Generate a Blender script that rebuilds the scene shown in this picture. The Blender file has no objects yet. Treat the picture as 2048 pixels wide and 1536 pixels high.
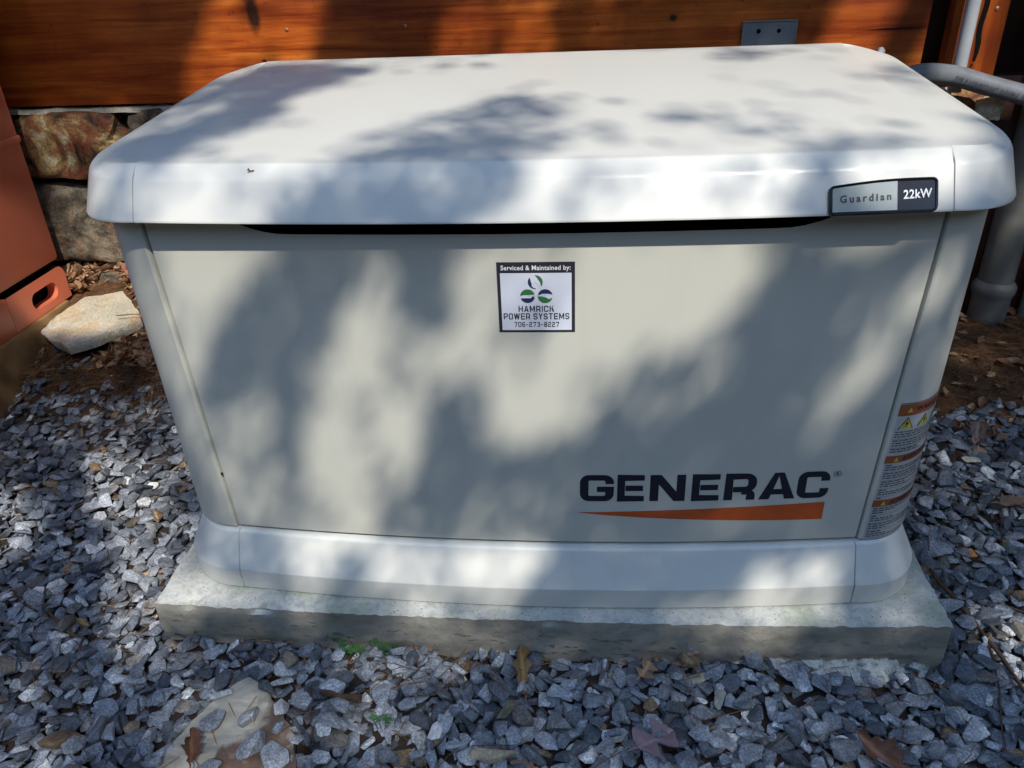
import bpy, bmesh, math, random
import numpy as np
from mathutils import Vector, Matrix, noise
SC = bpy.context.scene
COL = SC.collection
random.seed(7)
RNG = np.random.default_rng(11)
R = math.radians

# ------------------------------------------------------------------ camera, sky, sun, exposure
cam_data = bpy.data.cameras.new("camera")
cam = bpy.data.objects.new("camera", cam_data); COL.objects.link(cam)
def cam_axes(p, y, r):
    p, y, r = R(p), R(y), R(r)
    f = Vector((math.sin(y)*math.cos(p), math.cos(y)*math.cos(p), math.sin(p)))
    rt = f.cross(Vector((0, 0, 1))).normalized(); up = rt.cross(f)
    return rt*math.cos(r)+up*math.sin(r), -rt*math.sin(r)+up*math.cos(r), f
rt_, up_, fw_ = cam_axes(-29.2349, -5.7601, -2.5807)
cam.matrix_world = Matrix(((rt_.x, up_.x, -fw_.x, .0689), (rt_.y, up_.y, -fw_.y, -1.237),
                           (rt_.z, up_.z, -fw_.z, .9061), (0, 0, 0, 1)))
cam_data.sensor_width = 36.0
cam_data.lens = 1599.55/2048*36
cam_data.clip_start = .02; cam_data.clip_end = 500
SC.camera = cam

SUN_EL, SUN_AZ = 50.0, 25.0            # azimuth measured from -Y towards +X
SUN = Vector((math.sin(R(SUN_AZ))*math.cos(R(SUN_EL)), -math.cos(R(SUN_AZ))*math.cos(R(SUN_EL)), math.sin(R(SUN_EL))))
world = bpy.data.worlds.new("World"); SC.world = world; world.use_nodes = True
wn = world.node_tree; wn.nodes.clear()
sky = wn.nodes.new("ShaderNodeTexSky"); sky.sky_type = 'NISHITA'; sky.sun_disc = False
sky.sun_elevation = R(SUN_EL); sky.sun_rotation = R(180-SUN_AZ)
sky.air_density = 1.0; sky.dust_density = .2; sky.ozone_density = 1.1
bg = wn.nodes.new("ShaderNodeBackground"); bg.inputs[1].default_value = .15
wo = wn.nodes.new("ShaderNodeOutputWorld")
wn.links.new(sky.outputs[0], bg.inputs[0]); wn.links.new(bg.outputs[0], wo.inputs[0])
sd = bpy.data.lights.new("sun", 'SUN'); sd.energy = 2.1; sd.angle = R(.53); sd.color = (1, .955, .90)
so = bpy.data.objects.new("sun", sd); COL.objects.link(so)
so.rotation_euler = SUN.to_track_quat('Z', 'Y').to_euler(); so.location = SUN*30
SC.view_settings.view_transform = 'Standard'; SC.view_settings.look = 'None'
SC.view_settings.gamma = 1; SC.view_settings.use_curve_mapping = False
SC.view_settings.exposure = 1.25
SC.render.engine = 'CYCLES'

# ------------------------------------------------------------------ helpers
def ob(name, verts, faces, mat, parent=None, smooth=False, sharp=None, mats=None):
    me = bpy.data.meshes.new(name)
    me.from_pydata([tuple(v) for v in verts], [], [tuple(f) for f in faces])
    me.validate(); me.update()
    if mat: me.materials.append(mat)
    if smooth:
        me.shade_smooth()
        if sharp: me.set_sharp_from_angle(angle=R(sharp))
    o = bpy.data.objects.new(name, me); COL.objects.link(o)
    if parent: o.parent = parent
    return o
def bmob(name, bm, mat, parent=None, smooth=False, sharp=None):
    me = bpy.data.meshes.new(name); bm.to_mesh(me); bm.free()
    if mat: me.materials.append(mat)
    if smooth:
        me.shade_smooth()
        if sharp: me.set_sharp_from_angle(angle=R(sharp))
    o = bpy.data.objects.new(name, me); COL.objects.link(o)
    if parent: o.parent = parent
    return o
def empty(name, loc=(0, 0, 0), rz=0):
    o = bpy.data.objects.new(name, None); COL.objects.link(o)
    o.location = loc; o.rotation_euler = (0, 0, rz); o.empty_display_size = .1
    return o
def tag(o, label, cat, group=None, kind=None):
    if label: o['label'] = label
    if cat: o['category'] = cat
    if group: o['group'] = group
    if kind: o['kind'] = kind
    return o
def structure(o, label=None):
    o['kind'] = 'structure'
    if label: o['label'] = label
    return o
def recalc(o):
    bm = bmesh.new(); bm.from_mesh(o.data); bmesh.ops.recalc_face_normals(bm, faces=bm.faces); bm.to_mesh(o.data); bm.free()
    return o
def grid_faces(nr, nc, off=0, flip=False):
    F = []
    for i in range(nr-1):
        for j in range(nc-1):
            a = off+i*nc+j
            q = (a, a+1, a+nc+1, a+nc)
            F.append(q[::-1] if flip else q)
    return F
def loft(name, rows, mat, parent=None, flip=False, smooth=True, sharp=35, wn_=False):
    nc = len(rows[0]); V = [p for r_ in rows for p in r_]
    o = ob(name, V, grid_faces(len(rows), nc, 0, flip), mat, parent, smooth, sharp)
    if wn_:
        md = o.modifiers.new("weighted_normals", 'WEIGHTED_NORMAL'); md.weight = 80; md.keep_sharp = True
    return o
def box_bm(bm, c, s, rot=None, bevel=0, seg=2):
    r_ = bmesh.ops.create_cube(bm, size=1)
    vs = r_['verts']
    for v in vs: v.co = Vector((v.co.x*s[0], v.co.y*s[1], v.co.z*s[2]))
    if bevel:
        es = list({e for v in vs for e in v.link_edges})
        rr = bmesh.ops.bevel(bm, geom=es, offset=bevel, segments=seg, affect='EDGES', profile=.5)
        vs = list({v for f in rr['faces'] for v in f.verts} | {v for v in vs if v.is_valid})
    M = Matrix.Translation(c) @ (rot.to_matrix().to_4x4() if rot else Matrix())
    bmesh.ops.transform(bm, matrix=M, verts=vs)
    return vs
def box(name, c, s, mat, parent=None, bevel=.002, rot=None):
    bm = bmesh.new(); box_bm(bm, Vector(c), s, rot, bevel)
    return bmob(name, bm, mat, parent, True, 35)
def tube_data(path, radii, n=10, caps=True, wob=0):
    path = [Vector(p) for p in path]; V = []; F = []
    prev = None
    for i, p in enumerate(path):
        d = (path[min(i+1, len(path)-1)]-path[max(i-1, 0)]).normalized()
        if prev is None:
            x = d.orthogonal().normalized()
        else:
            x = (prev-d*prev.dot(d)).normalized()
        prev = x; y = d.cross(x)
        rr = radii[i] if hasattr(radii, '__len__') else radii
        for k in range(n):
            a = 2*math.pi*k/n
            w = 1+wob*noise.noise(p*60+Vector((k*1.7, 0, 0)))
            V.append(p+(x*math.cos(a)+y*math.sin(a))*rr*w)
    for i in range(len(path)-1):
        for k in range(n):
            F.append((i*n+k, i*n+(k+1) % n, (i+1)*n+(k+1) % n, (i+1)*n+k))
    if caps:
        F.append(tuple(range(n))[::-1]); F.append(tuple(range((len(path)-1)*n, len(path)*n)))
    return V, F
def tube(name, path, radii, mat, parent=None, n=12, wob=0, smooth=True):
    V, F = tube_data(path, radii, n, True, wob)
    return ob(name, V, F, mat, parent, smooth, 50)
def merge(parts):
    V = []; F = []
    for v, f in parts:
        o = len(V); V += list(v); F += [tuple(i+o for i in q) for q in f]
    return V, F
def smooths(t): t = max(0., min(1., t)); return t*t*(3-2*t)

# ------------------------------------------------------------------ materials
class N:
    def __init__(s, name):
        s.m = bpy.data.materials.new(name); s.m.use_nodes = True
        s.t = s.m.node_tree; s.t.nodes.clear()
        s.b = s.n('ShaderNodeBsdfPrincipled'); s.o = s.n('ShaderNodeOutputMaterial')
        s.l(s.b.outputs[0], s.o.inputs[0])
        s.tc = s.n('ShaderNodeTexCoord')
    def n(s, t, **k):
        q = s.t.nodes.new(t)
        for a, v in k.items(): setattr(q, a, v)
        return q
    def l(s, a, b): s.t.links.new(a, b)
    def noise(s, scale, detail=4, rough=.55, vec=None, dist=0, sc=None):
        q = s.n('ShaderNodeTexNoise'); q.inputs['Scale'].default_value = scale
        q.inputs['Detail'].default_value = detail; q.inputs['Roughness'].default_value = rough
        q.inputs['Distortion'].default_value = dist
        v = vec or s.tc.outputs['Object']
        if sc:
            m = s.n('ShaderNodeMapping'); m.inputs['Scale'].default_value = sc; s.l(v, m.inputs[0]); v = m.outputs[0]
        s.l(v, q.inputs['Vector']); return q.outputs['Fac']
    def voro(s, scale, feature='F1', vec=None):
        q = s.n('ShaderNodeTexVoronoi', feature=feature); q.inputs['Scale'].default_value = scale
        s.l(vec or s.tc.outputs['Object'], q.inputs['Vector']); return q.outputs[0]
    def ramp(s, fac, stops, interp='LINEAR'):
        q = s.n('ShaderNodeValToRGB'); q.color_ramp.interpolation = interp
        e = q.color_ramp.elements
        while len(e) < len(stops): e.new(.5)
        for el, (p, c) in zip(e, stops):
            el.position = p; el.color = (c, c, c, 1) if isinstance(c, (int, float)) else (*c, 1)
        s.l(fac, q.inputs[0]); return q.outputs[0]
    def mix(s, fac, a, b, mode='MIX'):
        q = s.n('ShaderNodeMix', data_type='RGBA', blend_type=mode)
        for i, v in ((0, fac), (6, a), (7, b)):
            if isinstance(v, (int, float)): q.inputs[i].default_value = v
            elif isinstance(v, tuple): q.inputs[i].default_value = (*v, 1)
            else: s.l(v, q.inputs[i])
        return q.outputs[2]
    def math(s, op, a, b=0):
        q = s.n('ShaderNodeMath', operation=op)
        for i, v in ((0, a), (1, b)):
            if isinstance(v, (int, float)): q.inputs[i].default_value = v
            else: s.l(v, q.inputs[i])
        return q.outputs[0]
    def attr(s, name):
        q = s.n('ShaderNodeAttribute', attribute_name=name); return q.outputs['Fac']
    def base(s, c):
        if isinstance(c, tuple): s.b.inputs['Base Color'].default_value = (*c, 1)
        else: s.l(c, s.b.inputs['Base Color'])
    def rough(s, v):
        if isinstance(v, (int, float)): s.b.inputs['Roughness'].default_value = v
        else: s.l(v, s.b.inputs['Roughness'])
    def bump(s, h, strength=.3, dist=.001):
        q = s.n('ShaderNodeBump'); q.inputs['Strength'].default_value = strength; q.inputs['Distance'].default_value = dist
        s.l(h, q.inputs['Height']); s.l(q.outputs[0], s.b.inputs['Normal'])
    def spec(s, v): s.b.inputs['Specular IOR Level'].default_value = v

def m_paint(name, col, rough=.42, dirt=.12, spec=.5, speck=True, bumpy=.06):
    k = N(name)
    n1 = k.noise(3, 5, .6); n2 = k.noise(60, 3)
    c = k.mix(k.ramp(n1, [(.35, 0.), (.75, dirt)]), col, tuple(x*.62 for x in col))
    if speck:
        v = k.voro(28); d = k.noise(11, 2)
        sp = k.math('MULTIPLY', k.ramp(v, [(.0, 1.), (.045, 0.)]), k.ramp(d, [(.55, 0.), (.62, 1.)]))
        c = k.mix(k.math('MULTIPLY', sp, .7), c, (.12, .09, .06))
        # faint rain streaks down the vertical faces
        st = k.noise(1, 4, .6, sc=(28, 28, 1.2))
        c = k.mix(k.ramp(st, [(.55, 0.), (.8, dirt*.8)]), c, tuple(x*.6 for x in col))
    k.base(c)
    k.rough(k.ramp(n1, [(.3, rough-.04), (.7, rough+.08)]))
    k.bump(k.noise(420, 2), bumpy, .0006); k.spec(spec)
    return k.m
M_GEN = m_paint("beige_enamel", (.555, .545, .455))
M_GENB = m_paint("beige_enamel_base", (.68, .67, .59), .36, .3)  # paler base colour, raised partly to imitate sky light from above
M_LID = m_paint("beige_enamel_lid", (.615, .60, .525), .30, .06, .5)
def m_flat(name, col, rough=.5, spec=.4, metal=0, var=.12, sc=40, bump=.05):
    k = N(name)
    k.base(k.mix(k.ramp(k.noise(sc, 4), [(.35, 0.), (.7, 1.)]), col, tuple(x*(1-var) for x in col)))
    k.rough(rough); k.spec(spec); k.b.inputs['Metallic'].default_value = metal
    k.bump(k.noise(sc*6, 3), bump, .0006)
    return k.m
M_DARK = m_flat("dark_interior", (.006, .006, .006), 1., .05)
M_BLACK = m_flat("black_print", (.012, .013, .022), .45)
M_GLOSSB = m_flat("black_gloss_plastic", (.01, .01, .012), .15, .6, bump=.01)
M_ORANGE = m_flat("orange_print", (.55, .095, .018), .42)
M_SILVER = m_flat("silver_plate", (.23, .27, .26), .42, .4, .1, .06)
M_CHROME = m_flat("raised_silver_lettering", (.45, .46, .46), .35, .5, .4, .03)
M_STKW = m_flat("sticker_white", (.66, .68, .74), .4, var=.05)
M_STKK = m_flat("sticker_charcoal", (.028, .026, .034), .45)
M_WHITE = m_flat("white_print", (.78, .78, .8), .45, var=.02)
M_NAVY = m_flat("navy_print", (.02, .03, .09), .45)
M_GREEN = m_flat("green_print", (.035, .17, .05), .45)
M_LABEL = m_flat("label_white", (.42, .43, .41), .35, var=.06)
M_LORANGE = m_flat("label_orange", (.30, .085, .03), .4)
M_YEL = m_flat("label_yellow", (.55, .46, .05), .4)
M_GREY = m_flat("galvanised_grey", (.27, .30, .30), .5, .5, .25, .25, 30, .1)

def m_concrete():
    k = N("weathered_concrete")
    n1 = k.noise(7, 8, .65); n2 = k.noise(90, 5, .7); n3 = k.noise(3.1, 4)
    c = k.ramp(n1, [(.25, (.33, .33, .285)), (.5, (.47, .47, .41)), (.75, (.60, .59, .53))])
    c = k.mix(k.ramp(k.noise(9, 5, .6, dist=.4), [(.52, 0.), (.68, .6)]), c, (.23, .29, .13))
    pit = k.ramp(k.voro(150), [(.08, 1.), (.2, 0.)])
    pit = k.math('MULTIPLY', pit, k.ramp(n2, [(.48, 0.), (.56, 1.)]))
    c = k.mix(k.math('MULTIPLY', pit, .75), c, (.07, .07, .06))
    c = k.mix(k.ramp(n2, [(.35, .5), (.55, 0.)]), c, (.22, .22, .19))
    # darker, fine-streaked formed side
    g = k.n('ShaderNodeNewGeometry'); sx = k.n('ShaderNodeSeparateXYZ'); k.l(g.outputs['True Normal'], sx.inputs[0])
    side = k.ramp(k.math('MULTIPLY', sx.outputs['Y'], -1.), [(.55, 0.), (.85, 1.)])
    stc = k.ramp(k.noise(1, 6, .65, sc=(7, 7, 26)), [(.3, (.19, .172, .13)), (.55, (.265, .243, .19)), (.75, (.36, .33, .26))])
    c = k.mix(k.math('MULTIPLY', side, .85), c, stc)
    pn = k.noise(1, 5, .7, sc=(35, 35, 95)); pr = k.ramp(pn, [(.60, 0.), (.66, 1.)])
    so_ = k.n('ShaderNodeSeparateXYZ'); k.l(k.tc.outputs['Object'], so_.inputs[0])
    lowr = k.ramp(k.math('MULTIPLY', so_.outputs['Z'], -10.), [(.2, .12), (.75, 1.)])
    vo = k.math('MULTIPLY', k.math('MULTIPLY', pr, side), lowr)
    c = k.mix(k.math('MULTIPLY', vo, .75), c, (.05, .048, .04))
    k.base(c); k.rough(.88); k.spec(.25)
    k.bump(k.math('SUBTRACT', k.mix(.5, n2, k.math('SUBTRACT', n1, pit)), vo), .8, .005)
    return k.m
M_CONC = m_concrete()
def m_concrough():
    k = N("rough_concrete_spill"); n = k.noise(60, 8, .75)
    k.base(k.ramp(n, [(.36, (.10, .105, .085)), (.5, (.46, .48, .43)), (.65, (.66, .67, .62))]))
    k.rough(.9); k.bump(n, 1., .006); return k.m
M_SPILL = m_concrough()

def m_soil():
    k = N("clay_soil")
    n1 = k.noise(2.3, 6, .6); n2 = k.noise(45, 8, .7)
    c = k.ramp(n2, [(.3, (.03, .017, .009)), (.5, (.11, .05, .022)), (.7, (.24, .115, .05))])
    c = k.mix(k.ramp(n1, [(.45, 0.), (.65, .7)]), c, (.055, .04, .025))
    sxyz = k.n('ShaderNodeSeparateXYZ'); k.l(k.tc.outputs['Object'], sxyz.inputs[0])
    gz_ = k.ramp(k.math('ADD', k.math('MULTIPLY', sxyz.outputs['Y'], 1.), k.math('MULTIPLY', n1, .15)), [(.42, 1.), (.52, 0.)])
    c = k.mix(k.math('MULTIPLY', gz_, k.ramp(k.noise(4, 3), [(.35, .95), (.7, .55)])), c, (.035, .033, .032))
    k.base(c); k.rough(.95); k.spec(.15); k.bump(n2, .9, .008); return k.m
M_SOIL = m_soil()

def m_gravel():
    k = N("crushed_granite")
    t = k.attr('tint'); h = k.attr('hue')
    c = k.ramp(t, [(0, (.052, .060, .070)), (.3, (.145, .160, .178)), (.6, (.30, .32, .335)), (.85, (.43, .445, .45)), (1, (.64, .64, .60))])
    c = k.mix(k.ramp(h, [(.93, 0.), (.95, .7)]), c, (.15, .12, .085))
    c = k.mix(k.ramp(h, [(.975, 0.), (.98, .8)], 'LINEAR'), c, (.26, .17, .085))
    sp = k.noise(330, 4, .75); s2 = k.noise(38, 5, .65, dist=.6)
    c = k.mix(1., c, k.ramp(sp, [(.30, .35), (.5, .92), (.68, 1.8)]), 'MULTIPLY')
    c = k.mix(1., c, k.ramp(s2, [(.3, .5), (.55, 1.), (.75, 1.5)]), 'MULTIPLY')
    c = k.mix(k.ramp(k.noise(70, 4, .6), [(.62, 0.), (.72, .35)]), c, (.30, .30, .28))
    k.base(c); k.rough(k.ramp(sp, [(.3, .5), (.7, .8)])); k.spec(.42)
    k.bump(k.mix(.6, sp, s2), .8, .003); return k.m
M_GRAV = m_gravel()

def m_stone(name, stops, scale=9, rust=(.22, .09, .03), rf=.5, warp=1.5, rough=.8, veins=.6):
    k = N(name)
    n = k.noise(scale, 7, .6, dist=warp); n2 = k.noise(scale*1.9, 6, .6, dist=1.)
    c = k.ramp(n, stops)
    c = k.mix(k.ramp(n2, [(.48, 0.), (.6, rf)]), c, rust)
    v = k.noise(scale*.8, 5, .7, dist=3.0)
    vr = k.ramp(v, [(.47, 0.), (.5, veins), (.53, 0.)])
    c = k.mix(vr, c, (.03, .022, .016))
    sp = k.noise(170, 4, .7)
    c = k.mix(1., c, k.ramp(sp, [(.3, .65), (.6, 1.25)]), 'MULTIPLY')
    k.base(c); k.rough(rough); k.spec(.3); k.bump(k.mix(.5, n, sp), .8, .006); return k.m
M_STA = m_stone("rusty_fieldstone", [(.36, (.025, .016, .012)), (.47, (.16, .085, .03)), (.56, (.30, .20, .08)), (.66, (.40, .36, .24))], 8, (.17, .045, .02), .85, 1.8)
M_STB = m_stone("grey_swirled_fieldstone", [(.36, (.035, .03, .022)), (.5, (.13, .11, .075)), (.64, (.27, .23, .16))], 7, (.25, .12, .05), .35, 2.5)
M_SLAB = m_stone("pale_sandstone", [(.3, (.36, .33, .24)), (.5, (.48, .44, .33)), (.7, (.58, .55, .46))], 6, (.50, .30, .11), .5, .6, .85, .0)
def m_flag():
    k = N("layered_flagstone")
    n = k.noise(6, 6, .55, dist=.8)
    a = k.ramp(k.noise(14, 6, .65, dist=.5, sc=(1, 2.2, 1)), [(.3, (.15, .145, .125)), (.5, (.28, .27, .225)), (.7, (.46, .42, .31))])
    b = k.ramp(k.noise(25, 6, .65), [(.3, (.035, .018, .012)), (.5, (.095, .048, .028)), (.62, (.14, .075, .045)), (.75, (.26, .18, .12))])
    sx = k.n('ShaderNodeSeparateXYZ'); k.l(k.tc.outputs['Object'], sx.inputs[0])
    f = k.math('ADD', k.math('MULTIPLY', sx.outputs['X'], 3.4), k.math('MULTIPLY', n, .75))
    c = k.mix(k.ramp(f, [(.50, 0.), (.54, .9)]), a, b)
    c = k.mix(k.ramp(k.noise(22, 5, .7), [(.55, 0.), (.62, .6)]), c, a)
    k.base(c); k.rough(.75); k.bump(k.mix(.5, f, k.noise(60, 5)), .6, .004); return k.m
M_FLAG = m_flag()
M_MORT = m_stone("mortar", [(.3, (.20, .18, .14)), (.5, (.33, .30, .24)), (.7, (.45, .42, .34))], 14, (.2, .12, .06), .3, .3, .95, .0)

def m_wood(name, dark=0., seed=0., vert=False, knots=()):
    k = N(name)
    sc = (2.2, 60, 60) if not vert else (60, 60, 2.2)
    sc2 = (1.2, 14, 14) if not vert else (14, 14, 1.2)
    m = k.n('ShaderNodeMapping'); m.inputs['Location'].default_value = (seed*3.1, seed, seed*1.7)
    k.l(k.tc.outputs['Object'], m.inputs[0]); v = m.outputs[0]
    g1 = k.noise(1, 7, .7, vec=v, sc=sc, dist=.3); g2 = k.noise(1, 5, .6, vec=v, sc=sc2, dist=1.2); g3 = k.noise(2.1, 4, .6, vec=v)
    f = k.math('ADD', k.math('MULTIPLY', g1, .45), k.math('MULTIPLY', g2, .55))
    c = k.ramp(f, [(.30, (.10, .014, .003)), (.43, (.30, .050, .006)), (.54, (.52, .115, .012)), (.66, (.70, .22, .028))])
    c = k.mix(k.ramp(g3, [(.42, 0.), (.66, .75)]), c, (.12, .018, .004))
    c = k.mix(k.ramp(k.noise(70, 4, .7, vec=v), [(.62, 0.), (.72, .6)]), c, (.03, .008, .003))
    for (x, z, w, h) in knots:
        mm = k.n('ShaderNodeMapping'); mm.inputs['Location'].default_value = (-x/w, 0, -z/h); mm.inputs['Scale'].default_value = (1/w, 0, 1/h)
        ad = k.n('ShaderNodeVectorMath', operation='ADD')
        k.l(k.tc.outputs['Object'], mm.inputs[0])
        nz = k.n('ShaderNodeTexNoise'); nz.inputs['Scale'].default_value = 18; k.l(k.tc.outputs['Object'], nz.inputs['Vector'])
        sub = k.n('ShaderNodeVectorMath', operation='MULTIPLY_ADD'); k.l(nz.outputs['Color'], sub.inputs[0]); sub.inputs[1].default_value = (.9, 0, .9); k.l(mm.outputs[0], sub.inputs[2])
        ln = k.n('ShaderNodeVectorMath', operation='LENGTH'); 
        off = k.n('ShaderNodeVectorMath', operation='SUBTRACT'); k.l(sub.outputs[0], off.inputs[0]); off.inputs[1].default_value = (.45, 0, .45)
        k.l(off.outputs[0], ln.inputs[0])
        c = k.mix(k.ramp(ln.outputs['Value'], [(.5, .92), (1., 0.)]), c, (.018, .008, .004))
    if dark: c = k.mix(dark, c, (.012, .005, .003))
    k.base(c); k.rough(k.ramp(g1, [(.3, .32), (.7, .5)])); k.spec(.45)
    k.bump(f, .5, .003); return k.m
M_WOOD = [m_wood("stained_log_siding", .0, 1.3, False, ((-.743, .765, .022, .06), (.67, .625, .012, .012), (-.735, .655, .008, .006), (-.15, .62, .01, .008), (.28, .72, .012, .01))),
          m_wood("stained_log_siding_upper", .15, 4.2), m_wood("stained_trim_board", .0, 7.7, True)]
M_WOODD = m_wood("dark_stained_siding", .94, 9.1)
M_PLANKY = m_flat("weathered_timber", (.36, .21, .09), .75, .3, 0, .45, 14, .4)
def m_red():
    k = N("red_oxide_paint")
    n = k.noise(4, 5, .6)
    c = k.mix(k.ramp(n, [(.4, 0.), (.7, .4)]), (.64, .165, .085), (.50, .12, .06))
    v = k.ramp(k.voro(55), [(.02, 1.), (.07, 0.)]); d = k.ramp(k.noise(17, 2), [(.52, 0.), (.58, 1.)])
    c = k.mix(k.math('MULTIPLY', v, d), c, (.75, .5, .4))
    k.base(c); k.rough(.42); k.bump(k.noise(150, 3), .1, .001); return k.m
M_RED = m_red()
def m_leaf(name, a, b, rough=.6):
    k = N(name); t = k.attr('tint'); n = k.noise(60, 4)
    c = k.mix(t, a, b); c = k.mix(k.ramp(n, [(.4, 0.), (.75, .6)]), c, tuple(x*.45 for x in a))
    k.base(c); k.rough(rough); k.spec(.3)
    k.bump(k.noise(200, 3), .4, .001)
    tr = k.n('ShaderNodeBsdfTranslucent'); k.l(c, tr.inputs[0]); mx = k.n('ShaderNodeMixShader'); mx.inputs[0].default_value = .25
    k.l(k.b.outputs[0], mx.inputs[1]); k.l(tr.outputs[0], mx.inputs[2]); k.l(mx.outputs[0], k.o.inputs[0])
    return k.m
M_LITTER = m_leaf("dry_leaves", (.30, .13, .06), (.60, .42, .25))
M_NEEDLE = m_leaf("dry_needles", (.17, .085, .035), (.36, .2, .09))
M_LEAFG = m_leaf("tree_leaves", (.035, .09, .02), (.06, .13, .03))
M_CLOVER = m_leaf("clover_leaves", (.06, .16, .04), (.15, .27, .07))
M_TWIG = m_flat("twig_bark", (.13, .075, .045), .85, .2, 0, .5, 60, .6)
M_TWIGG = m_flat("grey_twig_bark", (.21, .17, .13), .85, .2, 0, .5, 60, .6)
M_BARK = m_flat("tree_bark", (.09, .065, .045), .9, .2, 0, .5, 12, .8)
M_PVC = m_flat("grey_pvc", (.36, .38, .385), .38, .5, 0, .18, 12, .06)
M_PVCD = m_flat("dirty_grey_pvc", (.16, .155, .13), .6, .4, 0, .45, 9, .15)
M_FLEX = m_flat("grey_flexible_conduit", (.17, .18, .19), .4, .5, 0, .25, 25, .05)
M_PRINT = m_flat("faded_grey_print", (.07, .075, .08), .5)
M_NAIL = m_flat("nail_steel", (.34, .20, .14), .45, .5, .5)
M_BRK = m_flat("grey_steel_bracket", (.22, .25, .245), .5, .5, .2, .2, 20, .05)

# ------------------------------------------------------------------ setting: ground
def bank(x, y):
    """soil height; gravel lies on it, about 4 cm thick"""
    z = -.102+.013*smooths((-.25-y)/.1)-.010*smooths((x-.2)/.5)*smooths((-y)/.3)
    if x < -.55:
        z += .175*smooths((y-.28)/.62)*smooths((-x-.55)/.35)
    z += .05*smooths((y-.45)/.35)*smooths((x-.6)/.3)
    z += .010*noise.noise(Vector((x*3, y*3, 0)))+.006*noise.noise(Vector((x*11, y*11, 3)))
    if abs(x) > .63 or y > .45: z += .003*noise.noise(Vector((x*45, y*45, 7)))
    return z
def axis(a, b, step, far):
    L = list(np.arange(a, b, step)); s = step; lo = [a]; 
    hi = [L[-1]]
    while hi[-1] < far: s *= 1.6; hi.append(hi[-1]+s)
    s = step
    while lo[-1] > -far: s *= 1.6; lo.append(lo[-1]-s)
    return lo[::-1][:-1]+L+hi[1:]
gx = axis(-2.1, 1.8, .016, 60); gy = axis(-1.2, .95, .016, 60)
V = [(x, y, bank(x, y)) for y in gy for x in gx]
structure(ob("ground", V, grid_faces(len(gy), len(gx)), M_SOIL, None, True))
# ------------------------------------------------------------------ large structure: concrete pad
def pad():
    root = empty("concrete_pad", (0, 0, -.1))
    x0, x1, y0, y1, zb = -.612, .612, -.343, .40, -.15
    nx, ny, nz = 230, 100, 22
    V = {}; verts = []; faces = []
    def vid(p):
        key = (round(p[0], 5), round(p[1], 5), round(p[2], 5))
        if key not in V:
            x, y, z = p
            nv = Vector((x, y, z))
            ex = min(x-x0, x1-x); ey = y-y0
            edge = max(0, 1-min(ex, ey)/.02)
            dz = 0; dy = 0; dx = 0
            if z > -.001: dz = -.0030*edge*(1+noise.noise(nv*35)+.8*noise.noise(nv*110)) + .0016*noise.noise(nv*40)+.0010*noise.noise(nv*130)
            k = .0018*noise.noise(nv*Vector((14, 14, 50)).length*0+nv*22)+.0022*noise.noise(nv*70)
            low = smooths((-z-.055)/.03)
            n5 = noise.noise(Vector((x*9, 2, z*20)))
            if y < y0+.001: dy = k*(1 if z < -.01 else .4)+low*(.004+.008*n5)
            if x < x0+.001: dx = -k
            if x > x1-.001: dx = k
            # chips on the front arris
            ch = max(0, noise.noise(Vector((x*17, 5.3, 0)))-.36)*.022
            if y < y0+.001 and z > -.012: dy += ch; dz -= ch*.5
            r = .012
            V[key] = len(verts); verts.append((x+dx, y+dy-(.012*(1-(x/.612)**2) if y < y0+.001 else 0), z+dz))
        return V[key]
    X = np.linspace(x0, x1, nx); Y = np.linspace(y0, y1, ny); Z = np.linspace(0, zb, nz)
    for i in range(nx-1):
        for j in range(ny-1): faces.append([vid((X[i], Y[j], 0)), vid((X[i+1], Y[j], 0)), vid((X[i+1], Y[j+1], 0)), vid((X[i], Y[j+1], 0))])
        for k in range(nz-1):
            faces.append([vid((X[i], y0, Z[k+1])), vid((X[i+1], y0, Z[k+1])), vid((X[i+1], y0, Z[k])), vid((X[i], y0, Z[k]))])
            faces.append([vid((X[i+1], y1, Z[k+1])), vid((X[i], y1, Z[k+1])), vid((X[i], y1, Z[k])), vid((X[i+1], y1, Z[k]))])
    for j in range(ny-1):
        for k in range(nz-1):
            faces.append([vid((x0, Y[j+1], Z[k+1])), vid((x0, Y[j], Z[k+1])), vid((x0, Y[j], Z[k])), vid((x0, Y[j+1], Z[k]))])
            faces.append([vid((x1, Y[j], Z[k+1])), vid((x1, Y[j+1], Z[k+1])), vid((x1, Y[j+1], Z[k])), vid((x1, Y[j], Z[k]))])
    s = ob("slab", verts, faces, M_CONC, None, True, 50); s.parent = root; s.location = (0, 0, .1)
    # rough lip of concrete that squeezed out under the form, right of the middle
    rows = []
    n = 260; m = 22
    for i in range(n):
        x = .22+.375*i/(n-1); u = i/(n-1)
        w = .010+.040*smooths((u-.1)/.45)*smooths((1.04-u)/.12)
        row = []
        for j in range(m):
            a = j/(m-1)
            y = -.338-w*math.sin(a*math.pi*.62)/1.0*(1 if a < .8 else 1-.9*(a-.8))
            z = -.072-.008*u-.055*a*(.55+.5*u)
            nv = Vector((x, y, z))
            d = .010*noise.noise(nv*45)+.009*noise.noise(nv*110)+.007*noise.noise(nv*230)
            row.append((x+d*.4, y+d*(.3 if j == 0 else 1.), z+d*.8))
        rows.append(row)
    e = loft("concrete_spill", rows, M_SPILL, root, True, False); e.location = (0, 0, .1)
    tag(root, "weathered cast concrete slab with a rough lower lip under the beige generator", "concrete pad")
pad()

# ------------------------------------------------------------------ standby generator
gen = empty("standby_generator", (0, 0, 0))
tag(gen, "beige metal home standby generator with sloped lid on a concrete slab", "generator")

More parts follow.
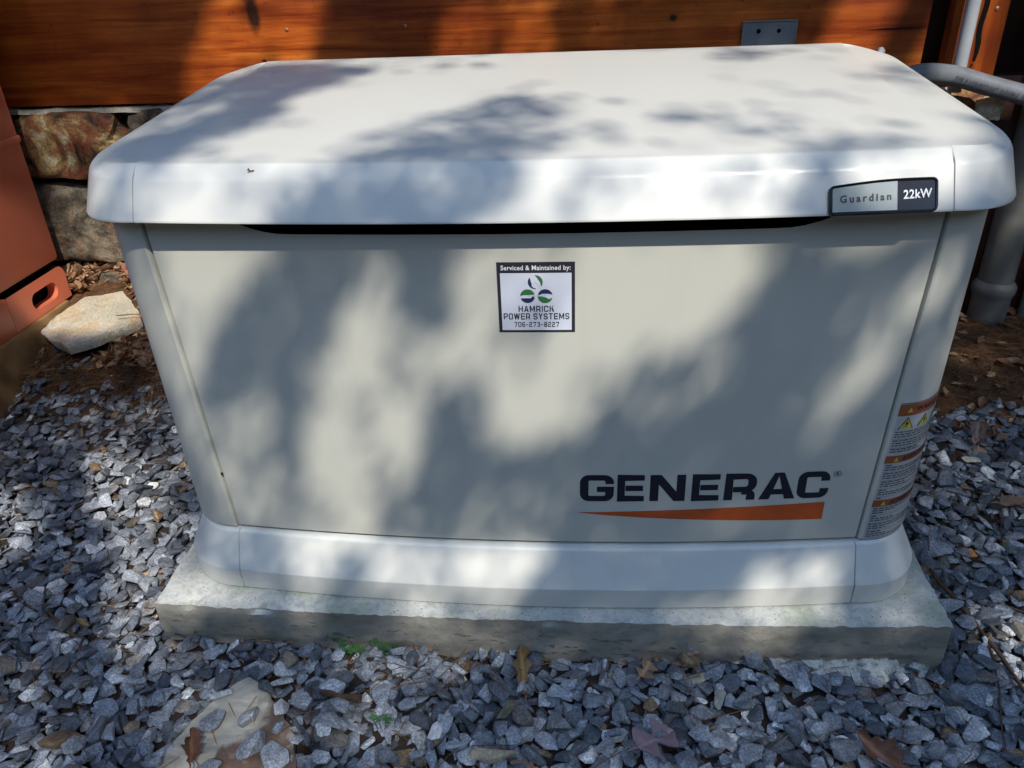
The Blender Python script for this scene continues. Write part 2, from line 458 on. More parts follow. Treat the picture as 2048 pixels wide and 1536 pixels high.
def side_curve(sx, hw, yf, ry, yr, ryr, sxr, nseg=16, side=8, n_=2.35):
    """plan curve from the front seam round the right-hand corner to the rear seam"""
    P = []
    for i in range(nseg+1):
        t = math.pi/2*i/nseg
        P.append((sx+(hw-sx)*math.sin(t)**(2/n_), yf+ry*(1-math.cos(t)**(2/n_))))
    for i in range(1, side):
        P.append((hw, yf+ry+(yr-ryr-yf-ry)*i/side))
    for i in range(nseg+1):
        t = math.pi/2*i/nseg
        P.append((sxr+(hw-sxr)*math.cos(t)**(2/n_), yr-ryr*(1-math.sin(t)**(2/n_))))
    return P
def front_curve(s, yf, sag, n=40):
    return [(-s+2*s*i/n, yf-sag*(1-(-1+2*i/n)**2)) for i in range(n+1)]
def inset_ends(P, g):
    P = list(P)
    for a, b in ((0, 1), (-1, -2)):
        v = Vector(P[b])-Vector(P[a]); L = v.length
        P[a] = tuple(Vector(P[a])+v*min(.45, g/L))
    return P

# base: (z, seam x, half width, y front, sag)
BASE = [(-.0, .474, .586, -.300, .026), (.003, .476, .590, -.3045, .026), (.0385, .476, .590, -.3060, .026), (.0398, .476, .5895, -.3052, .026),
        (.0935, .476, .5670, -.2800, .028), (.0965, .475, .565, -.2775, .029), (.0985, .474, .565, -.274, .029), (.0985, .472, .550, -.255, .029), (.08, .472, .549, -.254, .029)]
YR = .318
rows = [[(x, y, z) for x, y in inset_ends(front_curve(s, yf, sg), .0011)] for z, s, hw, yf, sg in BASE]
o = loft("base_skirt_front", [[(r_[0][0]-.001, r_[0][1]+.004, r_[0][2])]+r_+[(r_[-1][0]+.001, r_[-1][1]+.004, r_[-1][2])] for r_ in rows], M_GENB, gen, False, True, 60, True)
def mirror_rows(rows): return [[(-x, y, z) for x, y, z in r_] for r_ in rows]
rows = []
for z, s, hw, yf, sg in BASE:
    ins = .590-hw
    rows.append([(s, yf+.004, z)]+[(x, y, z) for x, y in inset_ends(side_curve(s, hw, yf, .125, YR-ins, .10, s), .0010)])
loft("base_skirt_corner", rows, M_GENB, gen, False, True, 60, True)
loft("base_skirt_corner", mirror_rows(rows), M_GENB, gen, True, True, 60, True)
loft("base_skirt_rear", [[(x, YR-(.590-hw), z) for x in (-s, s)] for z, s, hw, yf, sg in BASE], M_GENB, gen, True)

# body
def seam_x(z): return .477+(z-.1)/.5*.024
def body_y(z): return -.272
def panel_y(x, z): return body_y(z)-.026*(1-(x/.49)**2)
ZB = [.1020, .1055, .20, .30, .40, .50, .600, .630]
rows = []
nx = 60
for k, z in enumerate(ZB):
    s = seam_x(z)-.0016
    row = []
    for i in range(nx+1):
        x = -s+2*s*i/nx
        zz = z if k < 6 else .587+(z-.587)*(1-smooths((.47-abs(x))/.16)*.97)
        row.append((x, panel_y(x, z)+(.004 if k == 0 else 0), zz))
    e = [(-s-.0004, row[0][1]+.008, z), (-s-.0001, row[0][1]+.0012, z)]
    f = [(s+.0001, row[-1][1]+.0012, z), (s+.0004, row[-1][1]+.008, z)]
    row[0] = (row[0][0]+.0012, row[0][1], z); row[-1] = (row[-1][0]-.0012, row[-1][1], z)
    rows.append(e+row+f)
door = loft("front_panel", rows, M_GEN, gen)
def post_plan(z):
    s = seam_x(z)+.0016
    P = side_curve(s, .576+(z-.1)*.010, body_y(z)-.001, .115, .298, .09, .49, 20, 8, 2.2)
    return P
ks = 24   # index where the corner post ends and the side panel starts
rows = []
for z in ZB:
    P = post_plan(z); a = P[0]; 
    P = [(a[0]-.0004, a[1]+.010), (a[0]+.0001, a[1]+.0016), (a[0]+.0016, a[1]-.0004), (a[0]+.0045, a[1]-.0012)]+[p for p in P[1:ks] if p[0] > a[0]+.006]
    rows.append([(x, y, z) for x, y in P])
m_ = min(len(r_) for r_ in rows); rows = [r_[:3]+r_[3:][-(m_-3):] for r_ in rows]
loft("corner_post", rows, M_GEN, gen); loft("corner_post", mirror_rows(rows), M_GEN, gen, True)
rows = [[(x, y, z) for x, y in post_plan(z)[ks-1:]] for z in ZB]
loft("side_panel", rows, M_GEN, gen); loft("side_panel", mirror_rows(rows), M_GEN, gen, True)
loft("rear_panel", [[(-.49, .298, z), (.49, .298, z)] for z in ZB], M_GEN, gen, True)
box("dark_core", (0, .01, .34), (.92, .50, .60), M_DARK, gen, 0)  # near-black filler added inside so the panel gaps read dark
box("dark_core", (-.5, .01, .34), (.07, .46, .60), M_DARK, gen, 0)
box("dark_core", (.5, .01, .34), (.07, .46, .60), M_DARK, gen, 0)

# lid. profile rows: (y, z, sag, plan index)
S_ = .0767
LP = [(-.298, .632, .020), (-.3035, .6145, .021), (-.3086, .6125, .022), (-.3088, .6155, .022), (-.2868, .6565, .022), (-.2842, .6605, .022), (-.2805, .6640, .022),
      (-.2710, .6742, .022), (-.2665, .6766, .0215)]
def seamlid(y): return .490+(.0277)*max(0, min(1, (y+.269)/.583))
lid = empty("lid", (0, 0, 0)); lid.parent = gen
nx = 60
rows = []
prof = list(LP)
for i in range(1, 13):
    t = i/12; y = -.2665+.5809*t
    z = .6766+S_*.5809*t*.985+.0035*math.sin(math.pi*t)
    prof.append((y, z, .0215*(1-t)**1.2))
prof += [(.3160, prof[-1][1]-.001, 0), (.3175, prof[-1][1]-.006, 0), (.318, .64, 0), (.318, .60, 0)]
for y, z, sg in prof:
    s = seamlid(y)
    row = []
    for i in range(nx+1):
        u = -1+2*i/nx; row.append((s*u, y-sg*(1-u*u), z))
    row[0] = (row[0][0]+.0009, row[0][1], row[0][2]); row[-1] = (row[-1][0]-.0009, row[-1][1], row[-1][2])
    e = [(-s, row[0][1]+.003, z-.003)]; f = [(s, row[-1][1]+.003, z-.003)]
    rows.append(e+row+f)
top = loft("lid_panel", rows, M_LID, lid, False, True, 60, True)
# end cap
yr = .326
CAPR = [(-.298, .632, .579), (-.3035, .6145, .588), (-.3086, .6125, .594), (-.3088, .6155, .5945), (-.2868, .6565, .588), (-.2842, .6605, .5865), (-.2805, .6635, .584)]
rows = []
for k, (yf, z, hw) in enumerate(CAPR):
    P = side_curve(seamlid(yf), hw, yf+.0006, .125, yr-(.5945-hw), .10, .5177, 16, 8, 2.35)
    a0_ = P[0]; P = [(a0_[0], a0_[1]+.003), (a0_[0]+.0008, a0_[1])]+P[1:]
    rows.append([(x, y, z+(S_*(y+.3086) if k >= 4 else 0)) for x, y in P])
CAPF = (-.2710, .6742, .5755)
P = side_curve(seamlid(CAPF[0]), CAPF[2], CAPF[0]+.0006, .125, yr-(.5945-CAPF[2]), .10, .5177, 16, 8, 2.35)
a0_ = P[0]; P = [(a0_[0], a0_[1]+.003), (a0_[0]+.0008, a0_[1])]+P[1:]
def sidefrac(x): return smooths((x-.50)/.075)
rows.append([(x, y, CAPF[1]-.0064*sidefrac(x)+S_*max(0, (y-CAPF[0]))) for x, y in P])
rows.append([(x-.004*sidefrac(x), y+.0045*(1-sidefrac(x)), z+.0022) for x, y, z in rows[-1]])
base_row = rows[-1]; n_p = len(base_row)
seam_pts = []
yfs = -.2665
for i, (x, y, z) in enumerate(base_row):
    t = i/(n_p-1)
    ty = (y-base_row[0][1])/(base_row[-1][1]-base_row[0][1])
    yy = yfs+(.3155-yfs)*ty if i else yfs
    seam_pts.append((seamlid(yy), yy, .6762+S_*(yy-yfs)*.985+.0035*math.sin(math.pi*ty)-.0030 if i > 0 else -.004))
for u in (.06, .14, .25, .4, .6, .8, .97, 1.0):
    row = []
    for i in range(n_p):
        a = Vector(base_row[i]); b = Vector(seam_pts[i])
        p = a.lerp(b, u)
        rise = 1-(1-u)**1.5
        p.z = a.z+(b.z-a.z)*rise
        # front: keep the bevel line of the middle section
        row.append(tuple(p))
    rows.append(row)
loft("lid_end_cap", rows, M_LID, lid, False, True, 60, True)
loft("lid_end_cap", mirror_rows(rows), M_LID, lid, True, True, 60, True)
loft("lid_rear_skirt", [[(-.59, .30, z), (.59, .30, z)] for z in (.60, .70)], M_DARK, lid, True)
# hinge screw at the rear right corner
tube("hinge_screw", [(.588, .325, .694), (.592, .327, .706), (.594, .328, .708)], [.007, .007, .003], M_CHROME, lid, 12)

# ---- flat print helpers
def text_polys(body, size, spacing=1.0, bold=0.0, sx=1.0, align='CENTER'):
    cu = bpy.data.curves.new("lettering_source", 'FONT'); cu.body = body; cu.size = size
    cu.align_x = align; cu.align_y = 'CENTER'; cu.space_character = spacing; cu.offset = bold; cu.resolution_u = 3
    to = bpy.data.objects.new("lettering_source", cu); COL.objects.link(to)
    dg = bpy.context.evaluated_depsgraph_get(); me = to.evaluated_get(dg).to_mesh()
    V = [(v.co.x*sx, v.co.y) for v in me.vertices]; F = [tuple(p.vertices) for p in me.polygons]
    to.evaluated_get(dg).to_mesh_clear(); bpy.data.objects.remove(to); bpy.data.curves.remove(cu)
    return V, F
def arc(cx, cy, r, a0, a1, n=5): return [(cx+r*math.cos(R(a0+(a1-a0)*i/n)), cy+r*math.sin(R(a0+(a1-a0)*i/n))) for i in range(n+1)]
def stroke(P, w, closed=False):
    """mitred ribbon along a polyline; w = (stroke width of verticals, of horizontals)"""
    Q = []
    for q_ in P:
        if not Q or (Vector(q_)-Vector(Q[-1])).length > 1e-4: Q.append(q_)
    if closed and (Vector(Q[0])-Vector(Q[-1])).length < 1e-4: Q.pop()
    P = Q
    n = len(P); V = []; F = []
    for i in range(n):
        a = Vector(P[i-1]) if (i > 0 or closed) else None
        b = Vector(P[i]); c = Vector(P[(i+1) % n]) if (i < n-1 or closed) else None
        d1 = (b-a).normalized() if a is not None else (c-b).normalized()
        d2 = (c-b).normalized() if c is not None else d1
        t = (d1+d2).normalized(); nn = Vector((-t.y, t.x))
        cs = max(.45, nn.dot(Vector((-d1.y, d1.x))))
        hw = (w[0]*abs(nn.x)+w[1]*abs(nn.y))/2/max(abs(nn.x)+abs(nn.y), 1e-6)*(1/cs)
        V += [tuple(b+nn*hw), tuple(b-nn*hw)]
    m = n if closed else n-1
    for i in range(m):
        a = 2*i; b = 2*((i+1) % n); F.append((a, a+1, b+1, b))
    return V, F
def glyph(ch, W, wv, wh):
    """extended square-round letters on height 1, width W: list of strokes (all centre lines inset by half a stroke)"""
    l = wv/2; r_ = W-wv/2; b = wh/2; t = 1-wh/2; m = .5; q = .17*min(1, W)
    w = (wv, wh)
    if ch == 'G': return [stroke([(r_, .66)]+[(r_, t-q)]+arc(r_-q, t-q, q, 0, 90)+arc(l+q, t-q, q, 90, 180)+arc(l+q, b+q, q, 180, 270)+arc(r_-q, b+q, q, 270, 360)+[(r_, .46), (r_, .46+wh/2)], w), stroke([(W*.5, .46), (r_-wv/2, .46)], w)]
    if ch == 'C': return [stroke([(r_, .64), (r_, t-q)]+arc(r_-q, t-q, q, 0, 90)+arc(l+q, t-q, q, 90, 180)+arc(l+q, b+q, q, 180, 270)+arc(r_-q, b+q, q, 270, 360)+[(r_, .36)], w)]
    if ch == 'O' or ch == '0': return [stroke(arc(r_-q, t-q, q, 0, 90)+arc(l+q, t-q, q, 90, 180)+arc(l+q, b+q, q, 180, 270)+arc(r_-q, b+q, q, 270, 360), w, True)]
    if ch == 'E': return [stroke([(W, t), (l, t), (l, b), (W, b)], w), stroke([(wv, m), (W*.95, m)], w)]
    if ch == 'N': return [stroke([(l, 0), (l, 1)], w), stroke([(r_, 0), (r_, 1)], w), ([(0, 1), (wv*1.25, 1), (W, 0), (W-wv*1.25, 0)], [(0, 1, 2, 3)])]
    if ch == 'R':
        c_ = .40; q3 = (t-c_)/2*.8
        return [stroke([(l, 0), (l, t), (r_-q3, t)]+arc(r_-q3, t-q3, q3, 90, 0)+arc(r_-q3, c_+q3, q3, 0, -90)+[(wv, c_)], w), stroke([(W*.55, c_-wh*.5+.001), (r_-q3*.7, c_-wh*.5-.002)]+arc(r_-q3*.7, c_-wh*.5-q3*.6, q3*.6, 80, 0)+[(r_-.02, 0)], (wv, wh*.9))]
    if ch == 'P': return [stroke([(l, 0), (l, t), (r_-q, t)]+arc(r_-q, t-q, q, 90, 0)+arc(r_-q, .40+wh/2+q*.6, q*.9, 0, -90)+[(wv, .40)], w)]
    if ch == 'A':
        h = wv*1.2
        return [([(0, 0), (h, 0), (W/2+h*.1, 1), (W/2-h*.45, 1)], [(0, 1, 2, 3)]), ([(W, 0), (W-h, 0), (W/2-h*.1, 1), (W/2+h*.45, 1)], [(0, 1, 2, 3)]), stroke([(W*.24, .28), (W*.76, .28)], w)]
    if ch == 'H': return [stroke([(l, 0), (l, 1)], w), stroke([(r_, 0), (r_, 1)], w), stroke([(wv, m), (W-wv, m)], w)]
    if ch == 'M': return [stroke([(l, 0), (l, 1)], w), stroke([(r_, 0), (r_, 1)], w), ([(0, 1), (wv*1.1, 1), (W/2+wv*.4, .2), (W/2-wv*.4, .2)], [(0, 1, 2, 3)]), ([(W, 1), (W-wv*1.1, 1), (W/2-wv*.4, .2), (W/2+wv*.4, .2)], [(0, 1, 2, 3)])]
    if ch == 'I': return [stroke([(l, 0), (l, 1)], w)]
    if ch == 'K': return [stroke([(l, 0), (l, 1)], w), ([(wv, .42), (wv*1.2, .62), (W, 1), (W-wv*1.3, 1)], [(0, 1, 2, 3)]), ([(wv*1.8, .6), (wv*3.1, .68), (W, 0), (W-wv*1.3, 0)], [(0, 1, 2, 3)])]
    if ch == 'W': 
        q4 = W/4; h = wv*1.1
        return [([(x0, y0), (x0+h, y0), (x1+h, y1), (x1, y1)], [(0, 1, 2, 3)]) for x0, y0, x1, y1 in ((0, 1, q4-h*.3, 0), (q4-h*.3, 0, 2*q4-h/2, 1), (2*q4-h/2, 1, 3*q4-h*.7, 0), (3*q4-h*.7, 0, W-h, 1))]
    if ch == 'S' or ch == '5':
        q2 = (t-m)/2*.9
        return [stroke([(r_, .72), (r_, t-q2)]+arc(r_-q2, t-q2, q2, 20, 90)+arc(l+q2, t-q2, q2, 90, 180)+arc(l+q2, m+q2, q2, 180, 270)+arc(r_-q2, m-q2, q2, 90, 0)+arc(r_-q2, b+q2, q2, 0, -90)+arc(l+q2, b+q2, q2, 270, 180)+[(l, .28)], w)]
    if ch == 'Y': return [([(0, 1), (wv*1.2, 1), (W/2+wv*.5, .42), (W/2-wv*.5, .42)], [(0, 1, 2, 3)]), ([(W, 1), (W-wv*1.2, 1), (W/2-wv*.5, .42), (W/2+wv*.5, .42)], [(0, 1, 2, 3)]), stroke([(W/2, 0), (W/2, .43)], w)]
    if ch == 'T': return [stroke([(0, t), (W, t)], w), stroke([(W/2, 0), (W/2, 1-wh)], w)]
    if ch == '7': return [stroke([(0, t), (r_, t), (r_, t-.1), (W*.35, 0)], w)]
    if ch == '2':
        q2 = (t-m)/2*.9
        return [stroke([(l, .72)]+arc(l+q2, t-q2, q2, 180, 90)+arc(r_-q2, t-q2, q2, 90, 0)+arc(r_-q2, m+q2, q2, 0, -90)+arc(l+q2, m-q2, q2, 90, 180)+[(l, b), (W, b)], w)]
    if ch == '3':
        q2 = (t-m)/2*.9
        return [stroke([(l, .76)]+arc(l+q2, t-q2, q2, 160, 90)+arc(r_-q2, t-q2, q2, 90, 0)+arc(r_-q2, m+q2, q2, 0, -90)+[(W*.35, m)], w), stroke([(W*.35, m-.01)]+arc(r_-q2, m-q2, q2, 90, 0)+arc(r_-q2, b+q2, q2, 0, -90)+arc(l+q2, b+q2, q2, 270, 200), w)]
    if ch == '8':
        q2 = (t-m)/2*.9
        return [stroke(arc(r_-q2, t-q2, q2, 0, 90)+arc(l+q2, t-q2, q2, 90, 180)+arc(l+q2, m+q2, q2, 180, 270)+arc(r_-q2, m+q2, q2, 270, 360), w, True), stroke(arc(r_-q2, m-q2, q2, 0, 90)+arc(l+q2, m-q2, q2, 90, 180)+arc(l+q2, b+q2, q2, 180, 270)+arc(r_-q2, b+q2, q2, 270, 360), w, True)]
    if ch == '6':
        q2 = (t-m)/2*.9
        return [stroke([(r_, .76)]+arc(r_-q2, t-q2, q2, 20, 90)+arc(l+q2, t-q2, q2, 90, 180)+[(l, b+q2)]+arc(l+q2, b+q2, q2, 180, 270)+arc(r_-q2, b+q2, q2, 270, 360)+arc(r_-q2, m-q2, q2, 0, 90)+[(wv, m)], w)]
    if ch == '-': return [stroke([(W*.1, .45), (W*.9, .45)], w)]
    return []
def sq_text(body, height, W, wv, wh, gap, widths={}):
    parts = []; x = 0
    for ch in body:
        w = widths.get(ch, W)
        if ch == ' ': x += w*.55; continue
        for V_, F_ in glyph(ch, w, wv, wh): parts.append(([((x+a)*height, b*height) for a, b in V_], F_))
        x += w+gap
    total = (x-gap)*height
    return parts, total
def place2d(name, parts, fn, mat, parent, base=.0004, step=.00005):
    """parts: list of ([(u,v)], faces) -> one mesh; fn(u, v, lift) maps to the surface"""
    VV = []; FF = []
    for i, (V_, F_) in enumerate(parts):
        o = len(VV)
        VV += [fn(u, v, base+step*(i % 4)) for u, v in V_]; FF += [tuple(k+o for k in f) for f in F_]
    o_ = ob(name, VV, FF, mat, parent)
    bm = bmesh.new(); bm.from_mesh(o_.data)
    bm.normal_update()
    fl = [f for f in bm.faces if f.normal.y > 0]
    if fl: bmesh.ops.reverse_faces(bm, faces=fl)
    bm.to_mesh(o_.data); bm.free()
    return o_
def on_panel(u, v, lift):
    v -= .0045 if v < .3 else .0070
    return (u, panel_y(u, v)-lift, v)
def rect(u0, v0, u1, v1, n=1):
    V_ = []; F_ = []
    for i in range(n+1):
        u = u0+(u1-u0)*i/n; V_ += [(u, v0), (u, v1)]
    for i in range(n): F_.append((2*i, 2*i+2, 2*i+3, 2*i+1))
    return V_, F_

# GENERAC with its rising orange bar
cap = .0465
parts = []
letters = [('G', .066, .049), ('E', .119, .0395), ('N', .1665, .0505), ('E', .2255, .040), ('R', .2725, .0455), ('A', .3225, .052), ('C', .376, .045)]
for ch, x, w in letters:
    for V_, F_ in glyph(ch, w/cap, .27, .205):
        parts.append(([(x+a*cap, .1865+b*cap) for a, b in V_], F_))
place2d("brand_lettering", parts, on_panel, M_BLACK, door)
V_, F_ = [], []
for i in range(25):
    t = i/24; x = .064+(.4195-.064)*t
    lo = .1655-.0185*math.sin(t*math.pi/2)**.8*1.0
    hi = .1657+.0125*t**1.25+.0003
    V_ += [(x, lo if i else .1655), (x, hi)]
for i in range(24): F_.append((2*i, 2*i+2, 2*i+3, 2*i+1))
place2d("brand_bar", [(V_, F_)], on_panel, M_ORANGE, door)
cx, cy = .4305, .2275
ringp = stroke([(cx+.0052*math.cos(a), cy+.0045*math.sin(a)) for a in [2*math.pi*i/20 for i in range(20)]], (.0008, .0008), True)
tv, tf = text_polys("R", .0075, 1, .0002)
place2d("registered_mark", [ringp, ([(cx+a, cy+b-.0002) for a, b in tv], tf)], on_panel, M_BLACK, door)

# service sticker
stk = empty("service_sticker", (0, 0, 0)); stk.parent = door
place2d("sticker_border", [rect(-.039, .4625, .0592, .5590, 8)], on_panel, M_STKK, stk, .0003)
place2d("sticker_face", [rect(-.0348, .4658, .0550, .5445, 8)], on_panel, M_STKW, stk, .0006)
tv, tf = text_polys("Serviced & Maintained by:", .0088, 1.06, .00016, 1.0)
hw_ = max(a for a, b in tv)-min(a for a, b in tv); tv = [(a*.0875/hw_, b) for a, b in tv]
place2d("sticker_heading", [([(.0101+a, .5512+b) for a, b in tv], tf)], on_panel, M_WHITE, stk, .0006)
lines = []
for body, y, h, W, wv, gap, wd, total in (("HAMRICK", .4918, .0083, .80, .19, .22, {'I': .19, 'M': .95}, .0455), ("POWER SYSTEMS", .4812, .0085, .80, .19, .20, {'W': 1.15, 'M': .98, ' ': .8}, .0845), ("706-273-8227", .4705, .0070, .74, .17, .22, {'-': .5}, .0580)):
    p, tot = sq_text(body, h, W, wv, .155, gap, wd)
    for V_, F_ in p: lines.append(([(.0098+(a-tot/2)*total/tot, y+b) for a, b in V_], F_))
place2d("sticker_lettering", lines, on_panel, M_BLACK, stk, .0009)
def seg(cx, cy, r, a0, a1, inner):
    P_ = arc(cx, cy, r, a0, a1, 14)+[(cx+x*r, cy+y*r) for x, y in inner]
    return (P_, [tuple(range(len(P_)))])
r_ = .0094
c1, c2, c3 = (.0094, .5325), (-.0008, .5135), (.0216, .5135)
blue = [seg(*c1, r_, 140, 275, [(.0, -.88), (-.35, -.78), (-.5, -.55), (-.48, -.3), (-.6, .1), (-.68, .45)]),
        seg(*c2, r_, 200, 345, [(.75, .02), (.6, -.12), (.4, -.3), (0, -.3), (-.5, -.3)]),
        seg(*c3, r_, 12, 172, [(-.7, .2), (-.5, .3), (-.4, .36), (.2, .36), (.6, .32)])]
grn = [seg(*c1, r_, -35, 95, [(.1, .85), (.3, .55), (.45, .3), (.62, .05), (.72, -.3), (.7, -.6)]),
       seg(*c2, r_, 15, 180, [(-.88, .12), (-.5, .18), (0, .2), (.5, .2)]),
       seg(*c3, r_, 182, 345, [(.8, -.3), (.6, -.45), (.4, -.38), (.1, -.2), (-.3, -.1), (-.6, -.05)])]
place2d("sticker_emblem_blue", blue, on_panel, M_NAVY, stk, .0009)
place2d("sticker_emblem_green", grn, on_panel, M_GREEN, stk, .00105)
tri = [stroke([c1, c2], (.0003, .0003)), stroke([c2, c3], (.0003, .0003)), stroke([c3, c1], (.0003, .0003))]
place2d("sticker_emblem_lines", tri, on_panel, M_SILVER, stk, .00072, .00001)

# name badge on the lid fascia
badge = empty("name_badge", (0, 0, 0)); badge.parent = lid
def on_fascia(u, v, lift):
    """v measured up the fascia from the lid's lower edge"""
    t = v/.0466
    y = -.3088+(.0220)*t; z = .6155+.041*t
    y -= .022*(1-(u/.490)**2)
    return (u, y-lift*.88, z+lift*.47)
def badge_outline(m):
    """left side lower, right side taller, gently arched top"""
    u0, u1 = .3475+m, .4700-m; b0, b1 = -.0045+m, -.004+m; t0, t1 = .0305-m, .0365-m
    r = max(.0012, .0065-m)
    P_ = arc(u0+r, b0+r, r, 180, 270)+arc(u1-r*1.3, b1+r*1.3, r*1.3, 270, 360)+arc(u1-r, t1-r, r, 0, 90)
    for i in range(1, 8):
        t = i/8; P_.append((u1-r+(u0-u1+2*r)*t, t1+(t0-t1)*t+.0022*math.sin(math.pi*t)))
    return P_+arc(u0+r, t0-r, r, 90, 180)
rings = [(0, -.002), (0, .004), (.0006, .0058), (.0018, .0066), (.0030, .0060), (.0038, .0046)]
rows = [[on_fascia(u, v, l) for u, v in badge_outline(m)] for m, l in rings]
nb = len(rows[0]); V_ = [p for r__ in rows for p in r__]; F_ = []
for i in range(len(rows)-1):
    for j in range(nb): F_.append((i*nb+j, i*nb+(j+1) % nb, (i+1)*nb+(j+1) % nb, (i+1)*nb+j))
F_.append(tuple((len(rows)-1)*nb+j for j in range(nb)))
recalc(ob("badge_frame", V_, F_, M_GLOSSB, badge, True, 50))
P_ = [(.3512, .0000), (.4238, .0002), (.4238, .0350), (.41, .0346), (.39, .0335), (.37, .0315), (.3512, .0290)]
place2d("badge_plate", [(P_, [tuple(range(7))])], on_fascia, M_SILVER, badge, .0052)
tv, tf = text_polys("Guardian", .0115, 1.42, .00034)
ws = max(a for a, b in tv)-min(a for a, b in tv)
place2d("badge_name_lettering", [([(.3882+a*.0575/ws, .0148+b+a*.03) for a, b in tv], tf)], on_fascia, M_BLACK, badge, .0057)
tv, tf = text_polys("22kW", .0140, 1.06, .00030)
ws = max(a for a, b in tv)-min(a for a, b in tv)
tp = ([(.4462+a*.0320/ws, .0172+b+a*.03) for a, b in tv], tf)
place2d("badge_power_lettering", [tp], on_fascia, M_CHROME, badge, .0056)

# warning label wrapped round the right-hand corner post
wl = empty("warning_label", (0, 0, 0)); wl.parent = gen
_cache = {}
def on_post(u, v, lift):
    v -= .0055
    key = round(v, 3)
    if key not in _cache:
        P = [Vector(p) for p in post_plan(key)]; L = [0]
        for a, b in zip(P, P[1:]): L.append(L[-1]+(b-a).length)
        _cache[key] = (P, L)
    P, L = _cache[key]
    for i in range(len(L)-1):
        if L[i+1] >= u: break
    t = (u-L[i])/(L[i+1]-L[i]); p = P[i].lerp(P[i+1], t); d = (P[i+1]-P[i]).normalized(); n_ = Vector((d.y, -d.x))
    p = p+n_*lift
    return (p.x, p.y, v)
def strip(u0, v0, u1, v1, n=14): return rect(u0, v0, u1, v1, n)
UA, UB = .007, .128
place2d("label_border", [strip(UA-.0012, .1035, UB+.001, .3415)], on_post, M_BLACK, wl, .0004)
place2d("label_face", [strip(UA, .1048, UB, .3405)], on_post, M_LABEL, wl, .0007)
place2d("label_band", [strip(UA, .3215, UB, .3400)], on_post, M_LORANGE, wl, .0010)
place2d("label_band", [strip(UA, .2435, UB, .2560)], on_post, M_LORANGE, wl, .0010)
place2d("label_band", [strip(UA, .1665, UB, .1790)], on_post, M_LORANGE, wl, .0010)
for body, z in (("WARNING", .3308), ("AVERTISSEMENT", .2497), ("ADVERTENCIA", .1727)):
    tv, tf = text_polys(body, .0112, 1.05, .0002, 1.0, 'LEFT')
    place2d("band_lettering", [([(UA+.025+a, z+b) for a, b in tv], tf)], on_post, M_BLACK, wl, .0013)
    tt = [([(UA+.012, z-.004), (UA+.020, z-.004), (UA+.016, z+.004)], [(0, 1, 2)])]
    place2d("band_symbol", tt, on_post, M_YEL, wl, .0013)
for k in range(3):
    u = UA+.004+k*.030
    place2d("hazard_symbol", [([(u, .2995), (u+.024, .2995), (u+.012, .3195)], [(0, 1, 2)])], on_post, M_BLACK, wl, .0010)
    place2d("hazard_symbol", [([(u+.0022, .3007), (u+.0218, .3007), (u+.012, .3172)], [(0, 1, 2)])], on_post, M_YEL, wl, .0013)
    bolt = [(u+.0125, .3145), (u+.0095, .3085), (u+.0118, .3085), (u+.0105, .3020), (u+.0150, .3100), (u+.0125, .3100)]
    place2d("hazard_symbol", [(bolt, [tuple(range(6))])], on_post, M_BLACK, wl, .0016)
rg = random.Random(4)
parts = []
def text_rows(z_hi, z_lo, pitch):
    z = z_hi; k = 0
    while z > z_lo:
        u = UA+.003
        if k % 4 == 3: parts.append(strip(UA+.001, z-.0003, UB-.001, z+.0002)); z -= pitch*.6; k += 1; continue
        while u < UB-.012:
            w = rg.uniform(.003, .0095)
            parts.append(rect(u, z-.0010, min(u+w, UB-.003), z+.0010, 2)); u += w+.0014
            if rg.random() < .05: break
        z -= pitch; k += 1
text_rows(.2955, .2590, .0040); text_rows(.2400, .1820, .0040); text_rows(.1635, .1075, .0040)
place2d("fine_print", parts, on_post, M_PRINT, wl, .0010, .00002)
for nm, (x, z, r__) in dict(a=(-.470, .205, .0028)).items():
    box("door_latch_pin", (-seam_x(z)+.001, panel_y(-.475, z)-.001, z), (.0025, .003, .0035), M_DARK, gen, .0005)
# ------------------------------------------------------------------ house wall: log siding over fieldstone
YW = .87
house = empty("house_wall", (0, 1.2, .56))
tag(house, "orange brown stained log siding above the stone foundation behind the generator", "house wall")
def plank(x0, x1, z0, z1, y, mat, depth=.06, bulge=.004, name="siding_board"):
    rows = []
    nx_ = max(2, int((x1-x0)/.04)); nz_ = 12
    for i in range(nx_+1):
        x = x0+(x1-x0)*i/nx_; row = []
        for j in range(nz_+1):
            t = j/nz_; z = z0+(z1-z0)*t
            e = min(t, 1-t)*(z1-z0)
            yy = y+.006*max(0, 1-e/.012)**2-bulge*math.sin(math.pi*t)+.0012*noise.noise(Vector((x*2, z*14, y)))
            row.append((x, yy, z))
        row = [(x, y+depth, z0)]+row+[(x, y+depth, z1)]
        rows.append(row)
    o = loft(name, rows, mat, house, False, True, 50)
    o.location = -house.location
    return o
zs = [(.560, .905), (.908, 1.25), (1.253, 1.60), (1.603, 1.95), (1.953, 2.10)]
for k, (a, b) in enumerate(zs):
    if k == 0:
        plank(-3.6, .868, a, b, YW, M_WOOD[0])
    else:
        xs = [-3.6, -.9+.35*k, .868]
        for i in range(2): plank(xs[i]+.001, xs[i+1]-.001, a, b, YW, M_WOOD[1] if (i+k) % 2 else M_WOOD[0])
    plank(1.20, 3.6, a, b, YW+.06, M_WOODD)
